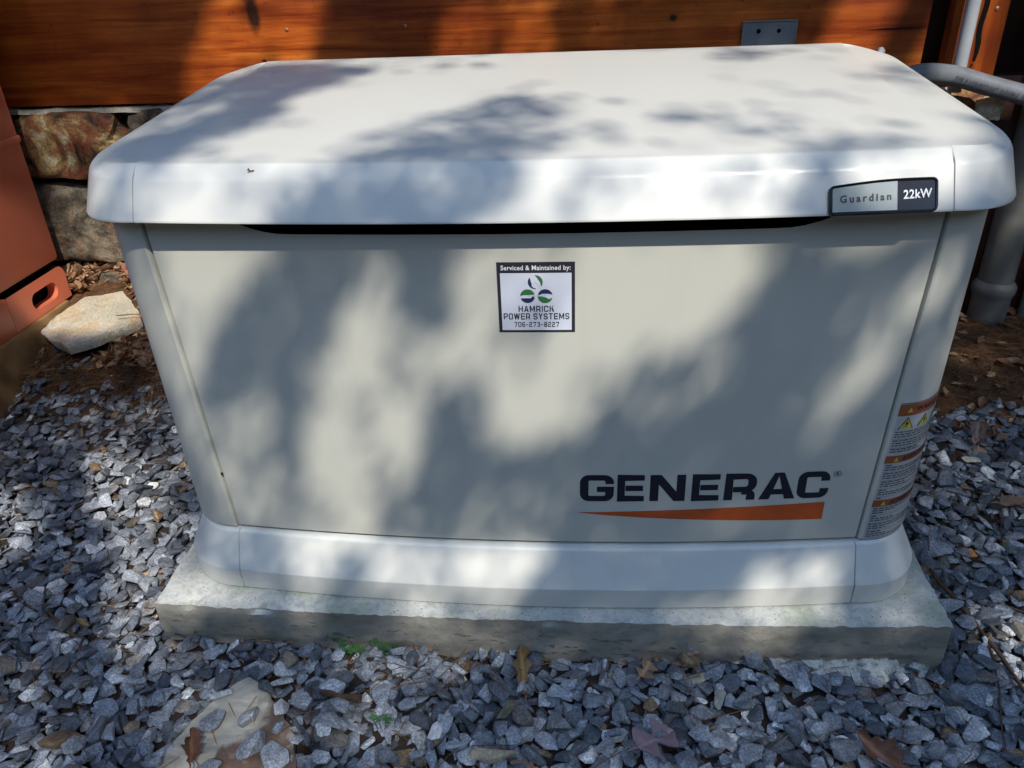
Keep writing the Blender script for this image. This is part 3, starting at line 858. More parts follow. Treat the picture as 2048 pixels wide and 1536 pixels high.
# vertical corner board with drying cracks and the dark gap on either side
def vboard(x0, x1, z0, z1, y):
    bm = bmesh.new(); box_bm(bm, Vector(((x0+x1)/2, y+.02, (z0+z1)/2)), (x1-x0, .04, z1-z0), None, .003)
    o = bmob("corner_board", bm, M_WOOD[2], house, True, 35); o.location = -house.location
    return o
cb = vboard(.918, 1.037, .552, 2.6, YW-.012)
def crack(pts, w, name="drying_crack"):
    V_ = []; F_ = []
    for i, (x, z, k) in enumerate(pts):
        jx = .0012*noise.noise(Vector((x*90, z*90, 1)))
        V_ += [(x-w*k/2+jx, YW-.0128, z), (x+w*k/2+jx, YW-.0128, z)]
    for i in range(len(pts)-1): F_.append((2*i, 2*i+1, 2*i+3, 2*i+2))
    o = ob(name, V_, F_, M_DARK, cb); return o
L_ = [(.984+.002*math.sin(i*1.3), .606+.02*i, min(1, .5+i*.3)) for i in range(16)]
crack(L_, .012)
crack([(.958-.0025*i, .728-.0+.012*i, min(1, .3+.4*i)) for i in range(10)], .009)
crack([(.9815, .592, .4), (.982, .597, 1), (.9835, .601, .4)], .005)
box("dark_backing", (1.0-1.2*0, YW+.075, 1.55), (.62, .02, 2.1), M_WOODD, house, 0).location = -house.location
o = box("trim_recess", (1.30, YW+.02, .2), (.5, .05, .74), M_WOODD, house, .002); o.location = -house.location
# seam in the siding board at the right
def hline(x0, x1, z, w):
    V_ = []; n = 14
    for i in range(n+1):
        x = x0+(x1-x0)*i/n; zz = z+.0015*noise.noise(Vector((x*25, 0, 0))); k = math.sin(math.pi*(i+.2)/(n+.4))
        V_ += [(x, YW-.0052, zz-w*k/2), (x, YW-.0052, zz+w*k/2)]
    o = ob("drying_crack", V_, [(2*i, 2*i+2, 2*i+3, 2*i+1) for i in range(n)], M_DARK, house); o.location = -house.location
hline(.72, .866, .682, .0022)
for x, z, y in ((-.663, .726, YW-.004), (-.365, .724, YW-.004), (1.010, .718, YW-.0125)):
    o = tube("nail_head", [(x, y+.002, z), (x, y-.0012, z), (x, y-.0022, z)], [.0045, .0045, .0028], M_NAIL, house, 10); o.location = -house.location

# fieldstone foundation
stone_wall = empty("stone_foundation", (0, 1.2, -.15))
tag(stone_wall, "rough brown and grey fieldstone foundation below the wood siding", "stone wall")
ICO = {}
def rock(name, c, s, mat, parent, seed, sub=4, rough=.16, box_=.5, off=True):
    bm = bmesh.new(); bmesh.ops.create_icosphere(bm, subdivisions=sub, radius=1)
    sv = Vector((seed*7.3, seed*3.1, seed*1.9))
    for v in bm.verts:
        p = v.co.normalized()
        m = max(abs(p.x), abs(p.y), abs(p.z))
        p = p.lerp(p/m, box_)
        d = 1+rough*noise.noise(p*1.3+sv)+rough*.55*noise.noise(p*3.1+sv)+rough*.3*noise.noise(p*7+sv)+rough*.15*noise.noise(p*16+sv)
        v.co = Vector((p.x*s[0], p.y*s[1], p.z*s[2]))*d/1.12+Vector(c)
    o = bmob(name, bm, mat, parent, True, 40)
    if off: o.location = -parent.location
    return o
rg = random.Random(12)
rowsz = [(.362, .552), (.125, .352), (-.10, .115), (-.24, -.11)]
edges = [[-2.2, -1.78, -1.485, -1.15, -.90, -.55, -.2, .15, .52, .80, 1.06], [-2.2, -1.9, -1.62, -1.205, -.86, -.5, -.15, .2, .6, 1.06], [-2.2, -1.7, -1.36, -1.02, -.7, -.3, .1, .45, .8, 1.06], [-2.2, -1.5, -1.0, -.5, 0, .5, 1.06]]
for (z0, z1), xs in zip(rowsz, edges):
    xs = xs+[1.58, 1.98+.1*rg.random(), 2.45, 2.95]
    for i in range(len(xs)-1):
        x0, x1 = xs[i], xs[i+1]
        if x0 == 1.06: continue
        mt = [M_STA, M_STB][(i+len(xs)) % 2] if z0 > .3 else [M_STB, M_STA][(i+len(xs)) % 2]
        if z0 > .3 and i == 2: mt = M_STA
        if z0 > .3 and i == 3: mt = M_STB
        rock("wall_stone", ((x0+x1)/2, .905+.01*rg.random(), (z0+z1)/2), ((x1-x0)/2*1.07, .085, (z1-z0)/2*1.10), mt, stone_wall, rg.random()*9, 4, .15, .66)
rows = [[(x, .925+.006*noise.noise(Vector((x*9, z*9, 0))), z) for x in np.linspace(-3.6, 3.6, 120)] for z in np.linspace(-.3, .558, 24)]
o = loft("mortar", rows, M_MORT, stone_wall, False); o.location = -stone_wall.location
o = loft("mortar_ledge", [[(x, y, 0.5515+.005*noise.noise(Vector((x*14, y*9, 2)))-(.010 if y < .86 else 0)) for x in np.linspace(-3.6, 1.06, 120)] for y in (.858, .866, .88, .93)], M_MORT, stone_wall, False); o.location = -stone_wall.location
rock("wall_stone", (1.035, .845, .500), (.034, .03, .032), M_SLAB, stone_wall, 5.5, 4, .2, .6)
# eaves added above, out of view, to keep the sky off the siding
eave = empty("added_eave", (0, 1.0, 2.1))
tag(eave, "unseen boarded eave added to keep sky light off the log wall", "eave")
for k in range(7):
    o = box("soffit_board", (0, (.84-.12*k), 2.115), (7.2, .117, .02), M_WOODD, eave, .001); o.location = -eave.location
o = box("fascia_board", (0, .045, 2.16), (7.2, .03, .16), M_WOODD, eave, .002); o.location = -eave.location
o = box("roof_deck", (0, .84, 2.26), (7.3, 1.7, .04), M_WOODD, eave, .002); o.location = -eave.location

# galvanised bracket on the siding
br = empty("wall_bracket", (.505, YW-.01, .66))
tag(br, "small grey metal plate with two holes on the log wall behind the lid", "bracket")
def plate_with_holes(x0, x1, z0, z1, y, th, holes, r, mat, parent):
    bm = bmesh.new()
    # ring around each hole built from a fan to its cell
    cells = []
    xm = [x0]+[(holes[i][0]+holes[i+1][0])/2 for i in range(len(holes)-1)]+[x1]
    V_ = []; F_ = []
    for k, (hx, hz) in enumerate(holes):
        a, b = xm[k], xm[k+1]; n = 24; o_ = len(V_)
        for i in range(n):
            an = 2*math.pi*i/n; c, s = math.cos(an), math.sin(an)
            V_.append((hx+r*c, y, hz+r*s))
            tx = ((b-hx) if c > 0 else (a-hx))/c if abs(c) > 1e-6 else 1e9
            tz = ((z1-hz) if s > 0 else (z0-hz))/s if abs(s) > 1e-6 else 1e9
            t = min(tx, tz); V_.append((hx+t*c, y, hz+t*s))
            V_.append((hx+r*c, y+th, hz+r*s))
        for i in range(n):
            j = (i+1) % n
            F_.append((o_+3*i, o_+3*i+1, o_+3*j+1, o_+3*j)); F_.append((o_+3*i, o_+3*j, o_+3*j+2, o_+3*i+2))
        for (cx_, cz_) in ((a, z0), (b, z0), (a, z1), (b, z1)):
            # corner triangles
            ids = [i for i in range(n)]
            best = sorted(ids, key=lambda i: (V_[o_+3*i+1][0]-cx_)**2+(V_[o_+3*i+1][2]-cz_)**2)[:2]
            V_.append((cx_, y, cz_)); F_.append((o_+3*best[0]+1, len(V_)-1, o_+3*best[1]+1))
    o_ = ob("plate", V_, F_, mat, parent); recalc(o_); o_.location = -parent.location
    return o_
plate_with_holes(.443, .568, .56, .7065, YW-.010, .004, [(.481, .6865), (.528, .686)], .0052, M_BRK, br)
o = box("top_flange", (.5055, YW-.004, .7078), (.127, .016, .003), M_BRK, br, .0008); o.location = -br.location
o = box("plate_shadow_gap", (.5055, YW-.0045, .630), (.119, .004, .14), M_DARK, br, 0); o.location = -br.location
o = box("plate_edge", (.5675, YW-.006, .632), (.003, .012, .148), M_BRK, br, .0006); o.location = -br.location

# conduits and downpipe at the right
t = tube("thin_conduit", [(.938, YW-.052, 2.5), (.938, YW-.052, .545)], .0155, M_PVC, None, 20)
tag(t, "thin straight grey conduit running down beside the orange corner board", "conduit")
path = [(.47, .30, .36), (.52, .40, .40), (.62, .58, .50), (.70, .67, .565), (.80, .73, .597), (.90, .775, .590), (1.0, .785, .562), (1.12, .79, .530), (1.3, .79, .49), (1.6, .79, .45)]
def bez(P, n=14):
    out = []
    P = [Vector(p) for p in P]
    for i in range(len(P)-1):
        p0 = P[max(i-1, 0)]; p1 = P[i]; p2 = P[i+1]; p3 = P[min(i+2, len(P)-1)]
        for k in range(n):
            t = k/n
            out.append(.5*((2*p1)+(-p0+p2)*t+(2*p0-5*p1+4*p2-p3)*t*t+(-p0+3*p1-3*p2+p3)*t**3))
    return out+[P[-1]]
pp = bez(path, 40)
fx = empty("flexible_conduit", tuple(pp[-1])); tag(fx, "thick ribbed grey flexible conduit leaving behind the lid's right corner", "conduit")
o = tube("ribbed_hose", pp, [.0222+.0002*math.sin(i*1.9) for i in range(len(pp))], M_FLEX, fx, 20); o.location = -fx.location
# printed line along the hose
tv, tf = text_polys("TYPE B LIQUIDTIGHT FLEXIBLE  NM  1-1/4", .011, 1.1, .0002, 1.0, 'LEFT')
L = [0]
for a, b in zip(pp, pp[1:]): L.append(L[-1]+(b-a).length)
def on_hose(u, v, lift):
    u += .72
    i = max(j for j in range(len(L)-1) if L[j] <= u); t = (u-L[i])/(L[i+1]-L[i])
    c = pp[i].lerp(pp[i+1], t); d = (pp[i+1]-pp[i]).normalized()
    up = Vector((0, 0, 1))-d*d.z; up.normalize(); fr = d.cross(up); fr = fr if fr.y < 0 else -fr
    a = v/.0238-.12
    return tuple(c+(fr*math.cos(a)+up*math.sin(a))*(.0238+lift))
o = place2d("printed_line", [(tv, tf)], on_hose, M_PRINT, fx, .0003); o.location = -fx.location
dp = empty("downpipe", (1.175, .845, -.12))
tag(dp, "wide dirty grey pipe with a bell coupling entering the red soil", "pipe")
def lathe_pipe(prof, cx, cy, name, mat, parent, n=36, wob=0):
    rows = [[(cx+r*math.cos(2*math.pi*i/n), cy+r*math.sin(2*math.pi*i/n), z) for i in range(n+1)] for z, r in prof]
    o = loft(name, rows, mat, parent, False, True, 40); o.location = -parent.location; return o
lathe_pipe([(.06, .043), (.52, .043), (1.2, .043), (2.5, .043)], 1.162, .845, "pipe", M_PVCD, dp)
lathe_pipe([(-.16, .043), (-.055, .046), (-.03, .0465), (.012, .0475), (.02, .049), (.030, .0535), (.044, .054), (.052, .050), (.060, .0445), (.061, .042)], 1.162, .845, "bell_coupling", M_PVCD, dp)
t = tube("small_conduit", [(1.262, .85, 2.4), (1.262, .85, -.15)], .017, M_PVCD, None, 16)
tag(t, "narrow grey pipe to the right of the wide bell-jointed pipe", "pipe")

# ------------------------------------------------------------------ red steel cabinet at the left
cabt = empty("red_cabinet", (-1.75, .35, .06))
tag(cabt, "terracotta red painted steel cabinet with a slotted base rail at the left edge", "cabinet")
X0 = -1.383; yb = .772; yf_ = -.15
def cab_part(name, c, s, mat, bev): 
    o = box(name, c, s, mat, cabt, bev); o.location = -cabt.location; return o
cab_part("cabinet_body", (X0-.35, (yb+yf_)/2, (.172+1.02)/2), (.70, yb-yf_, .848), M_RED, .012)
cab_part("rail_groove", (X0-.36, (yb+yf_)/2-.002, .165), (.68, yb-yf_-.03, .018), M_DARK, 0)
# base rail face with a rounded slot
def rail():
    z0, z1 = .062, .157; r = .02; n = 10
    def slot(y0, y1, za, zb, rr):
        P_ = []
        for cy_, cz_, a0 in ((y1-rr, zb-rr, 0), (y0+rr, zb-rr, 90), (y0+rr, za+rr, 180), (y1-rr, za+rr, 270)):
            P_ += [(cy_+rr*math.cos(R(a0+90*i/6)), cz_+rr*math.sin(R(a0+90*i/6))) for i in range(7)]
        return P_
    inner = slot(.608, .722, .082, .128, .0225)
    outer = slot(.52, yb-.001, z0, z1, .0012)
    outer2 = slot(.52, yb-.001, z0, z1, .028)
    outer = [outer2[i] if (i < 7) else outer[i] for i in range(28)]
    V_ = []; F_ = []
    for (a, b), (c, d) in zip(inner, outer): V_ += [(X0, a, b), (X0, c, d), (X0-.030, a, b), (X0-.0, c, d)]
    m = 28
    for i in range(m):
        j = (i+1) % m
        F_.append((4*i, 4*i+1, 4*j+1, 4*j)); F_.append((4*i, 4*j, 4*j+2, 4*i+2))
    o_ = ob("base_rail", V_, F_, M_RED, cabt, True, 30); recalc(o_); o_.location = -cabt.location
    # the rest of the rail, and its return at the rear
    cab_part("base_rail", (X0-.01, (yf_+.52)/2, (z0+z1)/2), (.02, .52-yf_-.0005, z1-z0), M_RED, .001)
    cab_part("base_rail", (X0-.36, yb-.012, (z0+z1)/2), (.64, .018, z1-z0), M_RED, .002)
    cab_part("slot_backing", (X0-.05, .66, .11), (.03, .20, .085), M_DARK, 0)
rail()
rows = []
for i in range(9):
    a = math.pi*i/8; rows.append([(X0+.004*math.sin(a), y, .500+.009*math.cos(a)) for y in np.linspace(yf_+.02, yb-.004, 8)])
o = loft("pressed_rib", rows, M_RED, cabt, True); o.location = -cabt.location
cab_part("cabinet_lid", (X0-.35, (yb+yf_)/2, 1.045), (.74, yb-yf_+.04, .045), M_RED, .014)
tb = box("timber_bearer", (X0-.24, .28, -.030), (.5, .92, .182), M_PLANKY, None, .004)
tag(tb, "weathered tan timber lying under the red cabinet's base rail", "timber")
# ------------------------------------------------------------------ flat stones lying on the ground
def slab_stone(name, outline, th, mat, loc, tilt, seed, rough=.004, sub=9):
    """irregular split slab: outline in its own plane, thickness, broken rim"""
    n = len(outline); pts = []
    for i in range(n):
        a = Vector(outline[i]); b = Vector(outline[(i+1) % n])
        for k in range(sub): pts.append(a.lerp(b, k/sub))
    V_ = []; F_ = []; m = len(pts); c = sum(pts, Vector((0, 0)))/m
    levels = [(.93, -th), (.97, -th*.6), (1.0, -.003), (.992, 0), (.8, 0), (.6, 0), (.4, 0), (.2, 0)]
    for s, z in levels:
        for i, p in enumerate(pts):
            q = c+(p-c)*s; nv = Vector((q.x*20+seed, q.y*20, z*30))
            e = 1 if s > .95 else .3
            d = noise.noise(nv)*rough*1.2*e+noise.noise(nv*3)*rough*.7*e
            r_ = (q-c).normalized()
            V_.append((q.x+r_.x*d*1.5, q.y+r_.y*d*1.5, z+noise.noise(nv*.5+Vector((0, 0, 9)))*rough+noise.noise(nv*2)*rough*.3))
    for k in range(len(levels)-1):
        for i in range(m):
            F_.append((k*m+i, k*m+(i+1) % m, (k+1)*m+(i+1) % m, (k+1)*m+i))
    V_.append((c.x, c.y, 0)); cc = len(V_)-1
    for i in range(m): F_.append(((len(levels)-1)*m+i, (len(levels)-1)*m+(i+1) % m, cc))
    o = ob(name, V_, F_, mat, None, True, 38); o.location = loc; o.rotation_euler = tilt
    return o
HOLD = []     # (x, y, r) places where gravel is kept away
s1 = slab_stone("stone_slab", [(.005, -.155), (.055, -.125), (.09, -.088), (.155, -.03), (.07, .08), (-.015, .172), (-.072, .178), (-.10, .08), (-.118, -.01), (-.105, -.078), (-.055, -.12)], .034, M_SLAB, (-1.258, .655, .050), (R(5), R(-2), R(0)), 3, .0035)
tag(s1, "pale sandstone slab lying on leaves between the red cabinet and generator", "stone slab")
FLAG = [(-.095, -.16), (.145, -.16), (.142, -.07), (.130, -.025), (.108, .004), (.072, .044), (.028, .072), (.012, .062), (-.008, .035), (-.036, -.019), (-.052, -.075)]
def in_poly(x, y, P):
    c = False
    for i in range(len(P)):
        (x1, y1), (x2, y2) = P[i], P[(i+1) % len(P)]
        if (y1 > y) != (y2 > y) and x < (x2-x1)*(y-y1)/(y2-y1)+x1: c = not c
    return c
f1 = slab_stone("flagstone", FLAG, .03, M_FLAG, (-.455, -.512, -.052), (R(2), R(-2), 0), 8, .0035)
tag(f1, "flat flagstone half grey half red-brown, sunk in the gravel at the bottom left", "flagstone")

# ------------------------------------------------------------------ gravel: one crushed-stone bed, laid stone by stone onto a height field
def stone_templates(n=26):
    T = []
    for k in range(n):
        bm = bmesh.new(); rr = random.Random(k*7+1)
        fl = rr.uniform(.26, .62); el = rr.uniform(.58, .95)
        npt = rr.randint(10, 15)
        for i in range(npt):
            d = Vector((rr.gauss(0, 1), rr.gauss(0, 1), rr.gauss(0, 1))).normalized()
            m = max(abs(d.x), abs(d.y), abs(d.z)); d = d.lerp(d/m, .55)*rr.uniform(.82, 1.)
            bm.verts.new((d.x, d.y*el, d.z*fl))
        bmesh.ops.convex_hull(bm, input=bm.verts)
        loose = [v for v in bm.verts if not v.link_faces]
        bmesh.ops.delete(bm, geom=loose, context='VERTS')
        bmesh.ops.dissolve_limit(bm, angle_limit=R(14), verts=bm.verts, edges=bm.edges)
        bmesh.ops.bevel(bm, geom=list(bm.edges), offset=.045, segments=1, affect='EDGES')
        bmesh.ops.triangulate(bm, faces=bm.faces)
        bmesh.ops.recalc_face_normals(bm, faces=bm.faces)
        V_ = np.array([v.co[:] for v in bm.verts]); F_ = np.array([[v.index for v in f.verts] for f in bm.faces])
        bm.free(); T.append((V_, F_, fl, el))
    return T
TPL = stone_templates()
def mass_mesh(name, chunks, mat, attrs, smooth=False):
    nv = sum(len(c[0]) for c in chunks); nf = sum(len(c[1]) for c in chunks)
    V_ = np.concatenate([c[0] for c in chunks]); off = np.cumsum([0]+[len(c[0]) for c in chunks[:-1]])
    F_ = np.concatenate([c[1]+o for c, o in zip(chunks, off)])
    me = bpy.data.meshes.new(name); me.vertices.add(nv); me.vertices.foreach_set('co', V_.astype(np.float32).ravel())
    k = F_.shape[1]
    me.loops.add(nf*k); me.loops.foreach_set('vertex_index', F_.astype(np.int32).ravel())
    me.polygons.add(nf); me.polygons.foreach_set('loop_start', np.arange(0, nf*k, k, dtype=np.int32))
    me.polygons.foreach_set('use_smooth', np.full(nf, smooth))
    for a, vals in attrs.items():
        at = me.attributes.new(a, 'FLOAT', 'POINT'); at.data.foreach_set('value', np.concatenate([np.full(len(c[0]), v) for c, v in zip(chunks, vals)]).astype(np.float32))
    me.update(calc_edges=True); me.validate()
    me.materials.append(mat)
    o = bpy.data.objects.new(name, me); COL.objects.link(o); return o
HX0, HX1, HY0, HY1, CELL = -2.05, 1.75, -1.15, .80, .004
NX, NY = int((HX1-HX0)/CELL), int((HY1-HY0)/CELL)
gxs = HX0+(np.arange(NX)+.5)*CELL; gys = HY0+(np.arange(NY)+.5)*CELL
co = [[bank(x, y) for x in gxs[::8]] for y in gys[::8]]
co = np.array(co)
H = np.repeat(np.repeat(co, 8, 0), 8, 1)[:NY, :NX]
GX, GY = np.meshgrid(gxs, gys)
# things already lying there
H[(np.abs(GX) < .607) & (GY > -.338) & (GY < .40)] = 5.
H[(GX < -1.39) & (GY > -.2)] = 5.
fm = np.zeros(GX.shape, bool)
for j_ in range(int((-.70-HY0)/CELL), int((-.42-HY0)/CELL)):
    for i_ in range(int((-.58-HX0)/CELL), int((-.28-HX0)/CELL)):
        fm[j_, i_] = in_poly(gxs[i_]+.455, gys[j_]+.512, FLAG)
H[fm] = np.maximum(H[fm], -.054)
def density(x, y):
    d = 1.
    if x < -.6: d = min(d, 1-smooths((y-.50-.07*noise.noise(Vector((x*3, 1, 0)))+.15*(x+1.2))/.07))
    if x > .55: d = min(d, 1-smooths((y-.34-.1*noise.noise(Vector((x*4, 2, 0))))/.14))
    if .35 < 1 and abs(x) < .63 and y > -.385 and y < -.33:
        d = min(d, .35+.5*abs(noise.noise(Vector((x*6, 0, 4))))*2)
    if -.6 < x < -.28 and -.70 < y < -.42 and fm[int((y-HY0)/CELL), int((x-HX0)/CELL)]: d = .05
    return d
chunks = []; tint = []; hue = []
def lay(n, smin, smax, lift_only=False, K=5, region=None, power=1.9):
    for _ in range(n):
        u = RNG.random()
        s = smin+(smax-smin)*u**power
        best = None
        for _k in range(K):
            if region: x = RNG.uniform(region[0], region[1]); y = RNG.uniform(region[2], region[3])
            else: x = RNG.uniform(HX0+.05, HX1-.05); y = RNG.uniform(HY0+.05, HY1-.05)
            if RNG.random() > density(x, y): continue
            ix = int((x-HX0)/CELL); iy = int((y-HY0)/CELL)
            h = H[iy, ix]
            if h > 1: continue
            rel = h-co[min(iy//8, co.shape[0]-1), min(ix//8, co.shape[1]-1)]
            if best is None or rel < best[0]: best = (rel, x, y, ix, iy)
        if best is None: continue
        _, x, y, ix, iy = best
        V_, F_, fl, el = TPL[RNG.integers(len(TPL))]
        rr = max(2, int(s*.8/CELL))
        if ix-rr < 1 or iy-rr < 1 or ix+rr >= NX-1 or iy+rr >= NY-1: continue
        P = H[iy-rr:iy+rr+1, ix-rr:ix+rr+1]
        okm = P < 1
        if okm.mean() < .85: continue
        q = np.where(okm, P, np.median(P[okm]))
        gxx = (q[:, -1].mean()-q[:, 0].mean())/(2*rr*CELL); gyy = (q[-1].mean()-q[0].mean())/(2*rr*CELL)
        gxx = np.clip(gxx, -.55, .55); gyy = np.clip(gyy, -.55, .55)
        nrm = Vector((-gxx+RNG.normal(0, .16), -gyy+RNG.normal(0, .16), 1)).normalized()
        rot = nrm.to_track_quat('Z', 'Y').to_matrix() @ Matrix.Rotation(RNG.uniform(0, 6.283), 3, 'Z')
        M = np.array(rot)*s
        W = V_@M.T
        zb = W[:, 2].min(); zt = W[:, 2].max()
        z = np.quantile(q, .62)-zb*.62
        yy, xx = np.ogrid[-rr:rr+1, -rr:rr+1]
        d2 = (xx**2+yy**2)/(rr*rr)
        cap = z+zt*np.sqrt(np.clip(1-d2*.75, 0, 1))+(xx*CELL*gxx+yy*CELL*gyy)
        P[:] = np.where((d2 < 1) & okm, np.maximum(P, cap), P)
        chunks.append((W+np.array((x, y, z)), F_))
        t = RNG.beta(1.7, 2.1); t = t*.85 if RNG.random() > .035 else .93+.07*RNG.random()
        tint.append(t); hue.append(RNG.random())
lay(8500, .008, .019, K=2)
# the picture's near bed gets a second, better packed course
lay(10500, .009, .0245, K=6, power=1.5)
lay(2600, .011, .0235, K=8, region=(-1.4, 1.3, -.75, .2), power=1.1)
# loose stones on the flagstone
for (x, y, s) in ((-.452, -.520, .022), (-.400, -.512, .020), (-.376, -.560, .028), (-.345, -.575, .027), (-.352, -.528, .012), (-.365, -.494, .011), (-.51, -.585, .015), (-.425, -.595, .02)):
    V_, F_, fl, el = TPL[RNG.integers(len(TPL))]
    rot = np.array(Matrix.Rotation(RNG.uniform(0, 6.28), 3, 'Z'))*s
    W = V_@rot.T; chunks.append((W+np.array((x, y, -.0495-W[:, 2].min()*.97)), F_)); tint.append(.25+.3*RNG.random()); hue.append(.1)
g = mass_mesh("gravel", chunks, M_GRAV, dict(tint=tint, hue=hue)); g['kind'] = 'stuff'; g['label'] = "blue-grey crushed stone gravel around the slab"; g['category'] = 'gravel'
def top_at(x, y):
    ix = int((x-HX0)/CELL); iy = int((y-HY0)/CELL); P = H[max(0, iy-2):iy+3, max(0, ix-2):ix+3]; P = P[P < 1]
    return float(np.median(P)) if len(P) else -.07
# a few stones that differ from the rest
def odd_stone(x, y, s, k, rz, col, label, rough=.7, dz=0):
    V_, F_, fl, el = TPL[k]
    mat = m_stone(label.split(' ')[0]+"_loose_stone", [(.3, tuple(c*.6 for c in col)), (.55, col), (.75, tuple(min(1, c*1.25) for c in col))], 30, tuple(c*f for c, f in zip(col, (.8, .6, .45))), .25, .5, rough, .15)
    o = ob("loose_stone", [(a[0]*s[0], a[1]*s[1], a[2]*s[2]) for a in V_], [tuple(map(int, f)) for f in F_], mat)
    o.location = (x, y, top_at(x, y)+s[2]*.25+dz); o.rotation_euler = (.1, -.08, rz)
    return tag(o, label, "stone", "odd coloured stones lying on the gravel")
odd_stone(.240, -.392, (.014, .024, .014), 3, .1, (.36, .33, .24), "tan upright-lying pebble just in front of the slab, right of middle")
odd_stone(.271, -.430, (.011, .026, .012), 5, -.15, (.34, .33, .26), "long pale greenish stone sliver right of the tan pebble")
odd_stone(-.131, -.520, (.032, .020, .014), 8, .5, (.55, .56, .56), "bright white-grey angular stone near the bottom middle")
odd_stone(-.048, -.548, (.036, .022, .018), 11, .15, (.42, .35, .23), "chunky tan layered stone at the bottom edge, middle")
odd_stone(-.034, -.478, (.026, .021, .014), 14, .8, (.17, .15, .10), "olive brown flat stone above the tan layered one")
odd_stone(-.383, -.398, (.017, .026, .018), 2, -.4, (.24, .20, .14), "brown-grey speckled stone above the flagstone's right corner")
odd_stone(.877, .210, (.022, .014, .012), 6, -.4, (.72, .62, .45), "small white and orange quartz stone right of the generator")
odd_stone(.766, -.068, (.020, .014, .012), 9, .1, (.42, .20, .06), "small orange stone in the gravel right of the base corner")
odd_stone(-.669, -.548, (.032, .026, .02), 17, .3, (.15, .10, .06), "dark brown stone at the bottom left corner")

# ------------------------------------------------------------------ leaves
def leaf_mesh(kind, L, curl, fold, seed, nx=15, ny=6):
    """blade with lobed outline, mid-rib fold and curl; returns verts, faces"""
    rr = random.Random(seed); V_ = []; F_ = []
    ph = rr.uniform(0, 6)
    for i in range(nx+1):
        t = i/nx
        if kind == 'pin': w = .165*math.sin(math.pi*min(1, t*1.02))**.5*(1-.5*math.cos(t*math.pi*4.1+.9)**2*(1 if .12 < t < .9 else 0))
        elif kind == 'oak': w = .25*math.sin(math.pi*min(1, t*1.02))**.55*(1-.42*math.cos(t*math.pi*5.2+.4)**2*(1 if .1 < t < .93 else 0))
        elif kind == 'maple': w = .10+.42*(abs(math.sin(t*math.pi*2.0+.15))**1.6)*(1-.25*t) if t < .97 else .02
        else: w = .20*math.sin(math.pi*t**.85)**.8*(1+.05*math.sin(t*40))
        w = max(.006, w)*(1+.12*math.sin(ph+t*9))
        for j in range(-ny, ny+1):
            u = j/ny; x = (t-.5)*L; y = u*w*L*(1+.06*math.sin(t*23+j))
            a = curl*(t-.5)*2
            z = fold*abs(u)*w*L+curl*L*.5*((t-.5)*2)**2*.6+L*.075*noise.noise(Vector((t*4+seed, u*2.5, seed)))+L*.03*noise.noise(Vector((t*11+seed, u*5, seed)))+curl*.35*L*u*u*w*2
            V_.append((x, y*(1+.25*math.sin(t*11+ph+(2 if j < 0 else 0)))+.05*L*math.sin(t*3+ph), z))
    m = 2*ny+1
    for i in range(nx):
        for j in range(m-1): F_.append((i*m+j, i*m+j+1, (i+1)*m+j+1, (i+1)*m+j))
    # petiole
    o_ = len(V_); tv, tf = tube_data([(-.5*L, 0, curl*L*.3), (-.62*L, .01*L, curl*L*.3+.004), (-.78*L, .03*L, curl*L*.25+.002)], .0011, 5)
    return V_+[tuple(v) for v in tv], F_+[tuple(i+o_ for i in f) for f in tf]
def dead_leaf(kind, L, curl, fold, seed, loc, rot, a, b, label, dz=.008):
    V_, F_ = leaf_mesh(kind, L, curl, fold, seed)
    k = N("dead_leaf"); n = k.noise(35, 5, .65); c = k.mix(n, a, b)
    sx = k.n('ShaderNodeSeparateXYZ'); k.l(k.tc.outputs['Object'], sx.inputs[0])
    rib = k.ramp(k.math('ABSOLUTE', sx.outputs['Y']), [(.0, 1.), (.0016, 0.)])
    c = k.mix(k.math('MULTIPLY', rib, .6), c, tuple(min(1, x*1.7) for x in b))
    k.base(c); k.rough(.6); k.bump(k.noise(160, 4), .5, .001)
    tr = k.n('ShaderNodeBsdfTranslucent'); k.l(c, tr.inputs[0]); mx = k.n('ShaderNodeMixShader'); mx.inputs[0].default_value = .2
    k.l(k.b.outputs[0], mx.inputs[1]); k.l(tr.outputs[0], mx.inputs[2]); k.l(mx.outputs[0], k.o.inputs[0])
    o = ob("dead_leaf", V_, F_, k.m, None, True)
    z = top_at(loc[0], loc[1]) if len(loc) < 3 else loc[2]
    o.location = (loc[0], loc[1], z+dz); o.rotation_euler = rot
    return tag(o, label, "leaf", "dead leaves on the gravel")
dead_leaf('pin', .088, .10, .35, 3, (-.020, -.390), (R(8), R(-10), R(99)), (.17, .095, .03), (.34, .21, .08), "yellow-brown upright lobed leaf leaning on the gravel before the slab", .018)
dead_leaf('maple', .060, .14, .18, 7, (.170, -.512), (R(8), R(4), R(35)), (.20, .13, .14), (.30, .20, .20), "mauve pink star-shaped leaf on the gravel near the bottom", .010)
dead_leaf('oak', .055, .45, .6, 11, (-.458, -.572), (R(20), R(-6), R(110)), (.07, .028, .014), (.17, .075, .04), "dark brown curled leaf with a long stem on the flagstone", .016)
dead_leaf('maple', .034, .2, .2, 5, (.165, -.388), (R(8), 0, R(60)), (.25, .13, .06), (.38, .24, .13), "tiny tan star-shaped leaf in front of the slab, right of the yellow-brown leaf")
dead_leaf('oak', .085, .4, .8, 9, (.472, -.515), (R(10), R(14), R(-38)), (.11, .045, .02), (.24, .11, .06), "brown rolled-up leaf at the bottom right")
dead_leaf('plain', .08, .22, .35, 13, (.925, .300), (R(8), R(-10), R(70)), (.20, .12, .09), (.36, .25, .20), "dusty pinkish brown leaf by the soil edge at the right")
